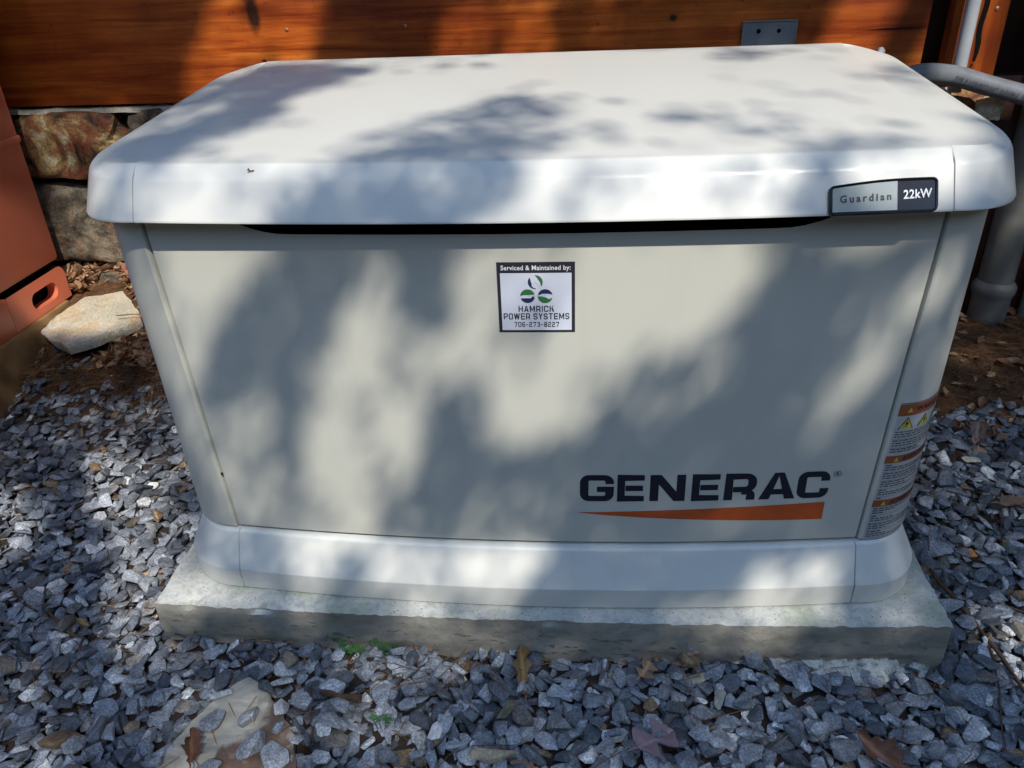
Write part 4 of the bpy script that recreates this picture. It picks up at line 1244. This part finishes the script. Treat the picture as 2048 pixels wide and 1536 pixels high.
dead_leaf('oak', .075, .35, .5, 15, (.885, .045), (R(8), R(10), R(20)), (.16, .085, .05), (.30, .18, .11), "light brown crumpled leaf at the right edge, below the dusty one")
dead_leaf('oak', .05, .3, .5, 17, (-.005, -.565), (R(10), 0, R(150)), (.16, .09, .05), (.28, .17, .10), "small brown leaf scrap at the bottom beside the tan layered stone")
dead_leaf('plain', .10, .35, .45, 21, (-1.20, .845, .115), (R(40), R(-20), R(30)), (.20, .06, .035), (.34, .12, .07), "large reddish leaf standing against the stone foundation")

def scatter_leaves(name, n, fn, mat, kinds, size, label, dzr=(.0, .03)):
    base = [leaf_mesh(kinds[k % len(kinds)], 1, RNG.uniform(.1, .6), RNG.uniform(.1, .9), 40+k, 6, 2) for k in range(10)]
    ch = []; tn = []
    for i in range(n):
        x, y, z = fn()
        V_, F_ = base[i % 10]
        V_ = np.array(V_[:7*5]); F_ = np.array([f for f in F_ if len(f) == 4 and max(f) < 35])
        s = RNG.uniform(*size)
        M = np.array((Matrix.Rotation(RNG.uniform(0, 6.28), 3, 'Z') @ Matrix.Rotation(RNG.normal(0, .55), 3, 'X') @ Matrix.Rotation(RNG.normal(0, .45), 3, 'Y')))*s
        ch.append((V_@M.T+np.array((x, y, z+RNG.uniform(*dzr))), F_)); tn.append(RNG.random())
    o = mass_mesh(name, ch, mat, dict(tint=tn), True); o['kind'] = 'stuff'; o['label'] = label; o['category'] = 'leaves'
    return o
def litter_pos():
    while True:
        x = RNG.uniform(-1.45, -.75) if RNG.random() < .85 else RNG.uniform(-1.5, -.62); y = RNG.uniform(.42, .89)
        e = .53+.15*(-1.2-x)+.05*noise.noise(Vector((x*5, 3, 0)))
        if y > e-.02 and not (x < -1.36 and y < .78) and not in_poly(x+1.258, y-.655, [(.005, -.175), (.11, -.10), (.18, -.03), (.09, .09), (-.01, .19), (-.085, .19), (-.135, -.01), (-.115, -.09)]): return x, y, bank(x, y)
scatter_leaves("leaf_litter", 2300, litter_pos, M_LITTER, ['oak', 'plain', 'plain'], (.03, .072), "dry brown leaf litter at the foot of the stone foundation", (0, .045))
def soil_pos():
    while True:
        x = RNG.uniform(.62, 1.6); y = RNG.uniform(.3, .88)
        if RNG.random() < .5+.5*noise.noise(Vector((x*6, y*6, 5))): return x, y, bank(x, y)
scatter_leaves("leaf_fragments", 240, soil_pos, M_LITTER, ['plain', 'oak'], (.015, .05), "small brown leaf fragments on the red soil", (0, .012))
def pad_edge():
    if RNG.random() < .6: x = RNG.uniform(-.62, .62); y = -.338-abs(RNG.normal(0, .018))
    elif RNG.random() < .5: x = -.63-abs(RNG.normal(0, .02)); y = RNG.uniform(-.35, .3)
    else: x = RNG.uniform(-1.3, 1.2); y = RNG.uniform(-.7, .3)
    if abs(x) < .61 and y > -.34: y = -.35
    return x, y, top_at(x, y)-.012
scatter_leaves("leaf_crumbs", 170, pad_edge, M_LITTER, ['plain', 'oak'], (.010, .030), "brown leaf crumbs caught between gravel and slab", (0, .008))

def needles(name, n, fn, mat, label, lr=(.03, .08), rad=.00065):
    ch = []; tn = []
    for i in range(n):
        x, y, z, tz = fn()
        L_ = RNG.uniform(*lr); a = RNG.uniform(0, 6.28); pitch = RNG.normal(0, .12)+tz
        d = np.array((math.cos(a)*math.cos(pitch), math.sin(a)*math.cos(pitch), math.sin(pitch)))
        sd_ = np.array((-math.sin(a), math.cos(a), 0)); bend = RNG.normal(0, .12)
        P = [np.array((x, y, z))+d*L_*(t-.5)+sd_*bend*L_*(t-.5)**2*2 for t in (0, .5, 1)]
        V_ = []; 
        for k, p in enumerate(P):
            for q in range(3):
                an = q*2.094; V_.append(p+(sd_*math.cos(an)+np.array((0, 0, 1))*math.sin(an))*rad*RNG.uniform(.8, 1.3))
        F_ = []
        for k in range(2):
            for q in range(3): F_.append((k*3+q, k*3+(q+1) % 3, (k+1)*3+(q+1) % 3, (k+1)*3+q))
        ch.append((np.array(V_), np.array(F_))); tn.append(RNG.random())
    o = mass_mesh(name, ch, mat, dict(tint=tn), True); o['kind'] = 'stuff'; o['label'] = label; o['category'] = 'pine needles'
def nd1():
    while True:
        x = RNG.uniform(-1.5, 1.4); y = RNG.uniform(-.8, .45)
        if abs(x) < .62 and y > -.35: continue
        if RNG.random() < .25+.9*max(0, noise.noise(Vector((x*4, y*4, 8)))): return x, y, top_at(x, y)+.002, 0
needles("pine_needles", 900, nd1, M_NEEDLE, "thin dry pine needles scattered over the gravel")
def nd2():
    while True:
        x = RNG.uniform(-1.42, -.8); y = RNG.uniform(.36, .68)
        e = .55+.15*(-1.2-x)
        if abs(y-e) < .06+.08*RNG.random() and not in_poly(x+1.258, y-.655, [(.005, -.155), (.09, -.088), (.155, -.03), (.07, .08), (-.015, .172), (-.072, .178), (-.118, -.01), (-.105, -.078)]): return x, y, max(bank(x, y), top_at(x, y))+RNG.uniform(0, .02), RNG.normal(0, .2)
needles("pine_straw", 2600, nd2, M_NEEDLE, "matted brown pine straw around the pale sandstone slab", (.03, .09), .0008)
def nd3():
    x = RNG.uniform(.7, 1.5); y = RNG.uniform(.45, .86); return x, y, bank(x, y)+RNG.uniform(0, .012), RNG.normal(0, .15)
needles("straw_on_soil", 900, nd3, M_NEEDLE, "dark pine straw on the red soil around the pipes", (.03, .10), .0007)

# ------------------------------------------------------------------ twigs
def twig(paths, label, mat, radii):
    parts = []
    for P, (r0, r1) in zip(paths, radii):
        pts = []
        for i in range(len(P)-1):
            a = Vector(P[i]); b = Vector(P[i+1])
            for k in range(4): pts.append(a.lerp(b, k/4))
        pts.append(Vector(P[-1]))
        n_ = len(pts)
        pts = [p+Vector((noise.noise(p*30)*.004, noise.noise(p*30+Vector((9, 0, 0)))*.004, noise.noise(p*25)*.003)) for p in pts]
        parts.append(tube_data(pts, [r0+(r1-r0)*i/(n_-1) for i in range(n_)], 7, True, .35))
    V_, F_ = merge(parts)
    o = ob("twig", V_, F_, mat, None, True, 60)
    c = Vector(paths[0][0]); 
    for v in o.data.vertices: v.co -= c
    o.location = c
    return tag(o, label, "twig", "twigs lying on the gravel")
def P3(*q, dz=.006): return [(x, y, top_at(x, y)+dz) for x, y in q]
twig([P3((.672, -.130), (.701, -.250), (.706, -.33), (.714, -.45)), P3((.699, -.315), (.668, -.40), (.645, -.485))], "long forked brown twig running down the right edge of the gravel", M_TWIG, [(.0035, .0028), (.0018, .001)])
twig([P3((-.338, -.440), (-.325, -.48), (-.304, -.536))], "thin straight brown twig right of the flagstone", M_TWIG, [(.0022, .0016)])
twig([P3((-.318, -.447), (-.285, -.465), (-.247, -.470))], "short rough bark-covered twig beside the thin straight one", M_TWIG, [(.004, .006)])
twig([P3((-.838, -.304), (-.77, -.351), (-.742, -.361)), P3((-.742, -.365), (-.723, -.40), (-.735, -.43))], "bent brown twig in the gravel at the left", M_TWIG, [(.0025, .002), (.0022, .0015)])
twig([P3((-1.14, .470), (-1.07, .462), (-1.01, .452)), P3((-1.02, .452), (-1.00, .40), dz=.004)], "grey forked twig at the gravel's upper left edge", M_TWIGG, [(.004, .003), (.003, .002)])
twig([P3((-1.05, .30), (-.99, .35), (-.955, .42))], "thin curved twig left of the generator", M_TWIGG, [(.0014, .001)])
twig([[(-1.07, .63, .06), (-1.03, .60, .055), (-1.02, .55, .035), (-1.04, .51, .02)], [(-1.17, .62, .065), (-1.09, .63, .068), (-1.02, .62, .06)]], "curved twigs beside the right end of the pale slab", M_TWIGG, [(.0022, .0014), (.0016, .001)])
twig([P3((.40, -.50), (.36, -.47), (.41, -.42)), P3((.37, -.475), (.32, -.52), dz=.004)], "wispy pale stalk in the gravel below the slab's right half", M_TWIGG, [(.001, .0008), (.001, .0006)])

# ------------------------------------------------------------------ clover seedlings
def clover(cx, cy, n, spread, s, label):
    root = empty("clover_plant", (cx, cy, top_at(cx, cy))); rr = random.Random(int((cx+5)*1000))
    tag(root, label, "plant", "clover seedlings along the slab")
    z0 = top_at(cx, cy)
    for i in range(n):
        x = cx+rr.uniform(-spread, spread); y = cy+rr.uniform(-spread, spread)*.5; h = rr.uniform(.012, .028)
        V_, F_ = tube_data([(cx+(x-cx)*.3, cy+(y-cy)*.3, z0-.01), (x, y, z0+h*.7), (x, y, z0+h)], .0006, 5)
        st = ob("stem", V_, F_, M_CLOVER, root); st.location = -root.location
        V_ = []; F_ = []; r0 = rr.uniform(0, 2); tl = rr.uniform(-.2, .3)
        for k in range(3):
            a = r0+k*2.094; ls = s*rr.uniform(.8, 1.2); o_ = len(V_)
            V_.append((x, y, z0+h))
            for q in range(13):
                b = -1.0+2.0*q/12
                rad = ls*(1-.18*math.exp(-(b/.18)**2))*(1 if abs(b) < .9 else .8)
                V_.append((x+rad*math.cos(a+b*.85), y+rad*math.sin(a+b*.85), z0+h+.0015-.25*tl*rad*math.cos(a+b)-.18*ls*abs(b)))
            for q in range(12): F_.append((o_, o_+1+q, o_+2+q))
        lf = ob("leaf", V_, F_, M_CLOVER, root, True); lf.location = -root.location
clover(-.288, -.362, 9, .035, .0070, "larger cluster of green clover at the foot of the slab")
clover(-.234, -.363, 4, .016, .0060, "small pair of bright clover leaves right of the larger cluster")
clover(-.212, -.508, 4, .012, .0055, "tiny green seedling alone in the gravel near the bottom")

# dirt specks and a stuck leaf scrap on the lid
for x, y, z, s in ((-.333, -.2905, .6690, .0022),):
    V_, F_ = leaf_mesh('oak', .006, .1, .1, 5, 6, 2)
    o = ob("leaf_scrap", V_, F_, M_LITTER, None, True); o.location = (x, y+.002, z+.0002); o.rotation_euler = (R(42), 0, R(20))
    tag(o, "tiny brown leaf scrap stuck on the lid's front edge at the left", "leaf")

# ------------------------------------------------------------------ the tree that shades the place (behind and right of the camera)
GRID = """..........................................................................111111111..............................................................
.......................................................................11111111111111............................................................
....................................................................111111111111111111...........................................................
................................................................111111111111111111111122.........................................................
.............................................................1111111111111111111111111233........................................................
..........................................................111111111111111111111111111123468......................................................
.......................................................1111111111111111111111111111111245789.....................................................
....................................................111111111111111111111111111111111135689987...................................................
................................................111111111111111111111111111111111111114689998642.................................................
.............................................1111111111111111111111111111111111111111158999975321................................................
..........................................111111111111111111111111111111111111111111137999996421111..............................................
.......................................1111111111111111111111111111111111111111111113999999953211111.............................................
...................................1111111111111111111111111111111111111111111111111159999984111111111...........................................
................................22111111111111111111111111111111111111111111111111111179999521111111111..........................................
.............................3332211111111111111111111111111111111111111111111111011112653111111111111111........................................
..........................33333332111111111111111111111111111111111111111111110011111111111111111111111111.......................................
.......................2233333333211111111111111111111111111111111111111111001122211111111111111111111111111.....................................
...................111122333333333211111111111111111111111111111111112331000123321111111111111111111111111111....................................
................22221111233333333321111111111111111111111111111111233334444421111111111111111111111111111111111..................................
...............2222211112233333333211111122321111111111111111111113345665567000011110011111111111111111111111111.................................
..............2222222111123333333333112233332111111111111111111001466566537710001111010111111111111111111111111111...............................
.............222222221111233333333331133333221111111111111111003554217777777200011100001111111111111111111111111111..............................
............333332222111123333333333112222222333333111111100001310000377777510001111000111111111111111111111111111111............................
...........33333332221111123333333331111133333333333111000010000000000222100000011111111111111111111111111111111111111...........................
..........33333333332111112333333333111123333333444410001000000000000000000000001111111111111111111111111111111111111111.........................
.........3333333333321111123333333221111333334444444211000000000000123220000000011111111111111111111111111111111111111111........................
.........233333333332111111333221111111133333444444452000000000000133332000000001111111111111111111111111111111111111111111......................
.........2233333333321111111111111111111221024444467776300000000000012100100000011111111111111111111111111111111111111111111.....................
........2223333233331111111111111111112110002445677777770000000000000000142000001111111111...111111111111111111111111111111111...................
........2222333333331111111431111111135100003443477777760000000000000000144000001111111111.....111111111111111111111111111111111.................
........2222233333331111269811111110025201475333367774221000000000000000022000002232222222......111111111111111111111111111111111................
........2222223333221114999411110001024310267655675222222100000000000000002432213322222222........111111111111111111111111111111111..............
.......22222223322111118998233201478227751016776212232222100000000000000014553332222222222..........11111111111111111111111111111111.............
.......22222222211111139998334568851027776367411111222210000000000000000000453331322222222............1111111111111111111111111111111............
.......11111111111111169999578886210037777665311000011000000001332100000000253242311111111..............1111111111111111111111111111111..........
.......11111111111111199999888881210037755666510000001344420003333320000000153342201111111................111111111111111111111111111111.........
.......11111111111111299999978831320022266666651000016866665202332330000000020332210111111.................1111111111111111111111111111111.......
......11111111111111129999998373232123226787666410004799888777766643000000057423262111111....................111111111111112111111111111111......
......11111111111111119999999524322333217888666640004799999999999996510001466654312111111......................11111111111232111111111101111.....
......111111111111111199999995111233333068886667800156799999999999997301234555553111110111.......................1111111123323211111111011111....
......1111111111111111899998673114433331478876678125666699999999999983125555667331111001112.......................1111111233332321110110111111...
......21111111111111118999961741144333313688865683666666699999999988751256678884331110011234........................111122333232232110101111111..
.....2222111111111111179999817112443333115888656846666666799999887765521467888886760101123456.........................11223333222210111011111111.
.....3322221111111111178888855112443333003688865614666666699887655566752111788888883112345677...........................2233322222111011111111111
.....44443331111111113888888421134333320015688753005666666776555567888863338888888871246788889............................33322222111110111111111
.....66666667941111116888888111144200000001466652002666655555567888888888888888888886998888999.............................3222221111111111111111
.....888888999811111388888781111441000000000355510004435555678888888888878888888888889999999999..............................22221111111111111111
....99999999999311116888888811114420000000000431001111126788888888888875478888888888889999999999...............................211111111101111111
....99999999999111138888888511124485100000000000111111115788888888886444468888888888889999999999.................................111111111111111.
....999999999961111688888886414544898420000001111111111133788888887544446888888888888888999999999................................111111111111111.
....999999999921111688888887699745999997211111111111111123378857864444588888888888888874999999999................................111111111111111.
....9999999997111117888888889996459999886343111111111111233365348744478888888888888888536999999999................................1111111111111..
...88899999994111118888888889995449987655556741111111111233337588866888888888888888888733899999999.................................11111111111...
...778889999711111288888886669833387555556888532231111111333358888888899888888888888888533899999999.................................111111111....
...6666677951111113888887753344323555567888888435542111233333388888889999888888888888887333899999999.................................1111111.....
...4444444211111113888886543344323566888888888844554333333322268888999999988888888888888643499999999..................................11111......
...22222211111111138887314433334344168888888888745543333321112488899999999988888888888888754899999999..............................11..111.......
..111111111111111148872122333335820018888888888885554333311112379999999999998888888888888887899999999............................11111...........
..1111111111111111344322223344444000048888888888888898654111134699999999999988888888888888888999999999..........................1111111..........
..1111111111111112222223223344430000004788888888999999988642148889999999999998888888888888888999999999.........................111111111.........
..11111111111111122222233234444410000001488888999999999998887788899999999999998856888888888889999999999......................641111111111........
..11111111111111122222223234444430000000015888999999999999888888889999999999999532368888888879999999999.....................87521111111111.......
.11111111111111112222223333444444100000000038999999999999999888899999999999999952222368888886999999999.....................9986311111111122......
.1111111111111112222223333344443432332100000699999999999999999999999999999999999322225888778989999999.....................99998521111112222......
.111111111111111222222333333444444333332000049999999999999999999999999999999999993226888706899999999....................9999999861113222222......
.11111111111111122222222222344443423333310005999999999999999999999999999999999999747843654478999999....................99999999998894433333......
11111111111111112222222222234444443233331000159999999999999999999999999999999999973875455457889999....................999999999997315444333......
1111111111111111222111111122444444413333100000389999988888888889999999999999998780566544555778899...................9999999999973001233333.......
111111111111111211111111111244444443333210000001388888888888888888888999999997065435655555567888..................999999999999800000011222.......
11111111111111111111111111124444444313000000000000588888888888888888889999317533544455555556778.................99999999999999800000000111.......
111111111111111111111111111233333321131000000000000388888888888888888899985245444544555555566................9999999999999999970000000001........
1111111111111111111111111111.3322210016000000000000017888888888888877807985344544444555555................4579999999999999999970000000000........
1111111111111111111111111111.2221000003400000000000015888888888888657545885444544444555................1123479999999999999999970000000000........
1111111111111111111111111111..111000000610000000000078888888887556655545776544444444................111111247999999999999999998000000000.........
1111111111111111111111111111..1000111312600000000028888888856875556655556665544444................1111111113799999999999999999900000000..........
1111111111111111111111111111...112234451760000000488888858005776556655556665544................000111111101269999999999999999964210000...........
111111111111111111133333322....223445796286100004788886003303666555655555666................00000011111110016999999999999999987542100............
111111111011111113697666555.....34456889668710378883054201212466655655555................0000000001111111000599999999999999998765421.............
111111111011111589999888777......56788889557778737031342111123566656555................00000000000011111110009999999999999999876653..............
111111111001169999999999888......77888899920475043322332111123456666................1000000000000001111111000799999999999999987766...............
111111111001399999999999998.......8888899991044223322232211122456................000100000000000000011111100004999999999999998777................
11000011110069999999999999.........888899994023333332222221122................22100011000000000000001111000001478999999999999887.................
00000000116349999999999999..........888999742233333322222211...............44322100011000000000000001000000001457999999999999....................
00000000017848999999999999...........88888753333333332222................4444332100011100000000000000000000001457899999999.......................
.0000000116894999999999999............888765433333333.................55554444321000011100000000000000000000013467899999.........................
..000001258997699999999999.............877654433333................55555555544331000011010000000000000000000013457899............................
...00014689999699999999999..............77655433................22455555555554431000011111000000000000000000012356...............................
....345899999999999999999................6655.................01124555555555555310001111110000000000000000000123.................................
....789999999999999999999..................................00000123555555555555500001111122000000000000000000....................................
....899999999999999999999...............................000000001135555555555555000011211221000000000000000......................................
....999999999999999999999............................000000000000135555555555555000002122221100000000000.........................................
.....88888999999999999999.........................431000000000000135555555555555000011122221100000000............................................
.....7777778999899998888.......................5655410000000000000255555555554452000011112211100000..............................................
.....6665554599798777777.....................455665410000000000000045555554321343000011111211100.................................................
.....5555432049756666666...........3456788875445666520000000000000035554210222343100001111111....................................................
......4332211065444555543333332211233567888754455775200000000000000142100101223331000011111......................................................
......2211100013444444443333332211223567888754445776200000000000000000100011222331100011.........................................................
......11111110013444444443333321111235688888644357963000000000000000000000012223221100...........................................................
......11111112001223444444333321101135788988753348992000000000000000000000011222221..............................................................
......11111122100124444444433321100125789998765058888610000000000000000000011222.................................................................
.......11111111012444444444433211000258999988578888888600000000000000000000111...................................................................
.......11111111224444444444443210000069999988888888888800000000000000000000......................................................................
.......111111112444444444444443100114888888888888888896300000000000000000........................................................................
.......111110002444444444443200000100148888884288899896310000000000000...........................................................................
.......111110002444444443210000000000001688884159899987421000000000..............................................................................
.......1111111124444443100000000000000000488874578999974310000000................................................................................
.......1112222234443200000000000000000000039876567899975321000...................................................................................
.......1122223343210000000000000000000000146787657888975431......................................................................................
.......11111222100000000000000000000000001457876568888754........................................................................................
.......11111110000000000000000000000000001346776667888...........................................................................................
.......000000000000000000000000000000000013456766678.............................................................................................
.......000000000000000000000000000000000013356666................................................................................................
........00000000000000000000000000000000012345...................................................................................................
........000000000000000000000000000000000123.....................................................................................................
.........00000000000000000000000000000000........................................................................................................
..........00000000000000000000000000000..........................................................................................................
...........0000000000000000000000000.............................................................................................................
............000000000000000000000................................................................................................................
.............000000000000000000..................................................................................................................
..............00000000000000.....................................................................................................................
...............0000000000........................................................................................................................
................0000000..........................................................................................................................""".split()
GA0, GB0, GC = -1.24, -.74, .02  # grid cells: sunlight let through; leaves are placed to shape this dapple
AX = Vector((.90630779, .42261826, 0)); BX = Vector((-.32374437, .69427204, .64278761))
tree = empty("shade_tree", (3.4, -5.6, -.15)); tag(tree, "leafy broadleaf tree over the generator, its leaves placed to shape the dapple", "tree")
BASE_ = [leaf_mesh('plain', 1, .15, .2, 70+k, 2, 1) for k in range(5)]
BASE_ = [(np.array(V_[:9]), np.array([f for f in F_ if len(f) == 4 and max(f) < 9])) for V_, F_ in BASE_]
BASE_ = [(V_*np.array((1, 1.9, 1)), F_) for V_, F_ in BASE_]
ch = []; tn = []; twp = []
LEAF = .034; LAREA = .034*.034*.36
def add_leaf(p, s):
    V_, F_ = BASE_[RNG.integers(5)]
    M = np.array((Matrix.Rotation(RNG.uniform(0, 6.28), 3, 'Z') @ Matrix.Rotation(RNG.normal(0, .6), 3, 'X') @ Matrix.Rotation(RNG.normal(0, .5), 3, 'Y')))*s
    ch.append((V_@M.T+np.array(p), F_)); tn.append(RNG.random())
nb_, na_ = len(GRID), len(GRID[0])
for ib in range(-30, nb_+30):
    for ia in range(-36, na_+36):
        if 0 <= ib < nb_ and 0 <= ia < na_:
            c = GRID[ib][ia]
            T = None if c == '.' else {0: .01, 1: .06, 2: .18, 3: .34, 4: .45, 5: .56, 6: .66, 7: .77, 8: .9, 9: 1.}[int(c)]
        else: T = None
        if T is None:
            # unseen from the photograph: ordinary dappled canopy
            v = noise.noise(Vector((ia*.09, ib*.09, 3)))+.5*noise.noise(Vector((ia*.24, ib*.24, 7)))
            T = .9 if v > .22 else .12
            if RNG.random() < .72: continue
        if T < .05 and GB0+ib*GC > 1.1: T = .001
        if T >= 1: continue
        lam = -math.log(T)*GC*GC/LAREA*1.25
        for _ in range(int(lam+RNG.random())):
            a = GA0+(ia+RNG.random())*GC; b = GB0+(ib+RNG.random())*GC
            d = RNG.uniform(4.6, 6.4)
            p = AX*a+BX*b+SUN*d
            add_leaf(p, LEAF*RNG.uniform(.75, 1.2))
            if RNG.random() < .02: twp.append((a, b, d, T))
lf = mass_mesh("foliage", ch, M_LEAFG, dict(tint=tn), True); lf['kind'] = 'stuff'; lf.parent = tree; lf.location = -tree.location
# trunk and boughs; boughs run behind the densest leaves
def limb(name, P, r0, r1):
    pts = bez(P, 6); n_ = len(pts)
    pts = [p+Vector((noise.noise(p*.9), noise.noise(p*.9+Vector((5, 0, 0))), 0))*.06*min(1, i/4) for i, p in enumerate(pts)]
    V_, F_ = tube_data(pts, [r0+(r1-r0)*(i/(n_-1))**.8 for i in range(n_)], 10, True, .1)
    o = ob(name, V_, F_, M_BARK, tree, True, 60); o.location = -tree.location
def SP(a, b, d): return tuple(AX*a+BX*b+SUN*d)
limb("trunk", [(3.4, -5.6, -.3), (3.35, -5.5, 1.2), (3.3, -5.4, 2.6), (3.4, -5.2, 4.4), (3.3, -5.0, 6.2)], .22, .07)
limb("limb", [(3.3, -5.4, 2.7), (3.0, -4.9, 3.3), SP(1.5, -.5, 5.9), SP(1.1, -.2, 5.9), SP(.45, .02, 6.0), SP(.05, .0, 6.1)], .09, .010)
limb("limb", [(3.4, -5.3, 3.4), (2.9, -4.6, 4.0), SP(1.6, -.1, 6.3), SP(1.1, .12, 6.3), SP(.55, .20, 6.5)], .08, .008)
limb("limb", [(3.35, -5.3, 3.8), (2.4, -4.4, 4.6), SP(1.4, 1.3, 6.9), SP(.6, 1.40, 6.7), SP(.0, 1.42, 6.5), SP(-.45, 1.40, 6.3)], .08, .010)
limb("branch", [SP(.45, .02, 6.0), SP(.1, -.25, 5.8), SP(-.5, -.4, 5.7), SP(-1.0, -.1, 5.7)], .02, .006)
limb("branch", [SP(.0, 1.30, 6.7), SP(-.18, 1.0, 6.6), SP(-.22, .75, 6.5)], .014, .004)

# unseen woods added behind and beside the place to close off the low sky
def woods():
    ch = []; tn = []
    q = np.array([(-.5, -.5, 0), (.5, -.5, .1), (.5, .5, 0), (-.5, .5, .12)]); F_ = np.array([(0, 1, 2, 3)])
    for i in range(20000):
        az = RNG.uniform(-math.pi*.98, -.02*math.pi) if RNG.random() < .86 else RNG.choice([-1, 1])*math.pi/2+math.pi/2+RNG.uniform(-.35, .35)
        r_ = RNG.uniform(9, 17); z = RNG.uniform(-.1, 1)**1.1 if False else RNG.random()
        h = 5.6+1.5*noise.noise(Vector((math.cos(az)*3, math.sin(az)*3, 0)))+1.0*noise.noise(Vector((math.cos(az)*9, math.sin(az)*9, 0)))
        zz = -.2+h*z*r_/11
        s = RNG.uniform(.25, .6)
        M = np.array((Matrix.Rotation(RNG.uniform(0, 6.28), 3, 'Z') @ Matrix.Rotation(RNG.uniform(0, 6.28), 3, 'X') @ Matrix.Rotation(RNG.uniform(0, 6.28), 3, 'Y')))*s
        ch.append((q@M.T+np.array((r_*math.cos(az), r_*math.sin(az), zz)), F_)); tn.append(RNG.random())
    o = mass_mesh("woodland", ch, M_LEAFG, dict(tint=tn)); o['kind'] = 'stuff'; o['label'] = "unseen dense green woodland added to block the low sky"; o['category'] = 'woods'
woods()
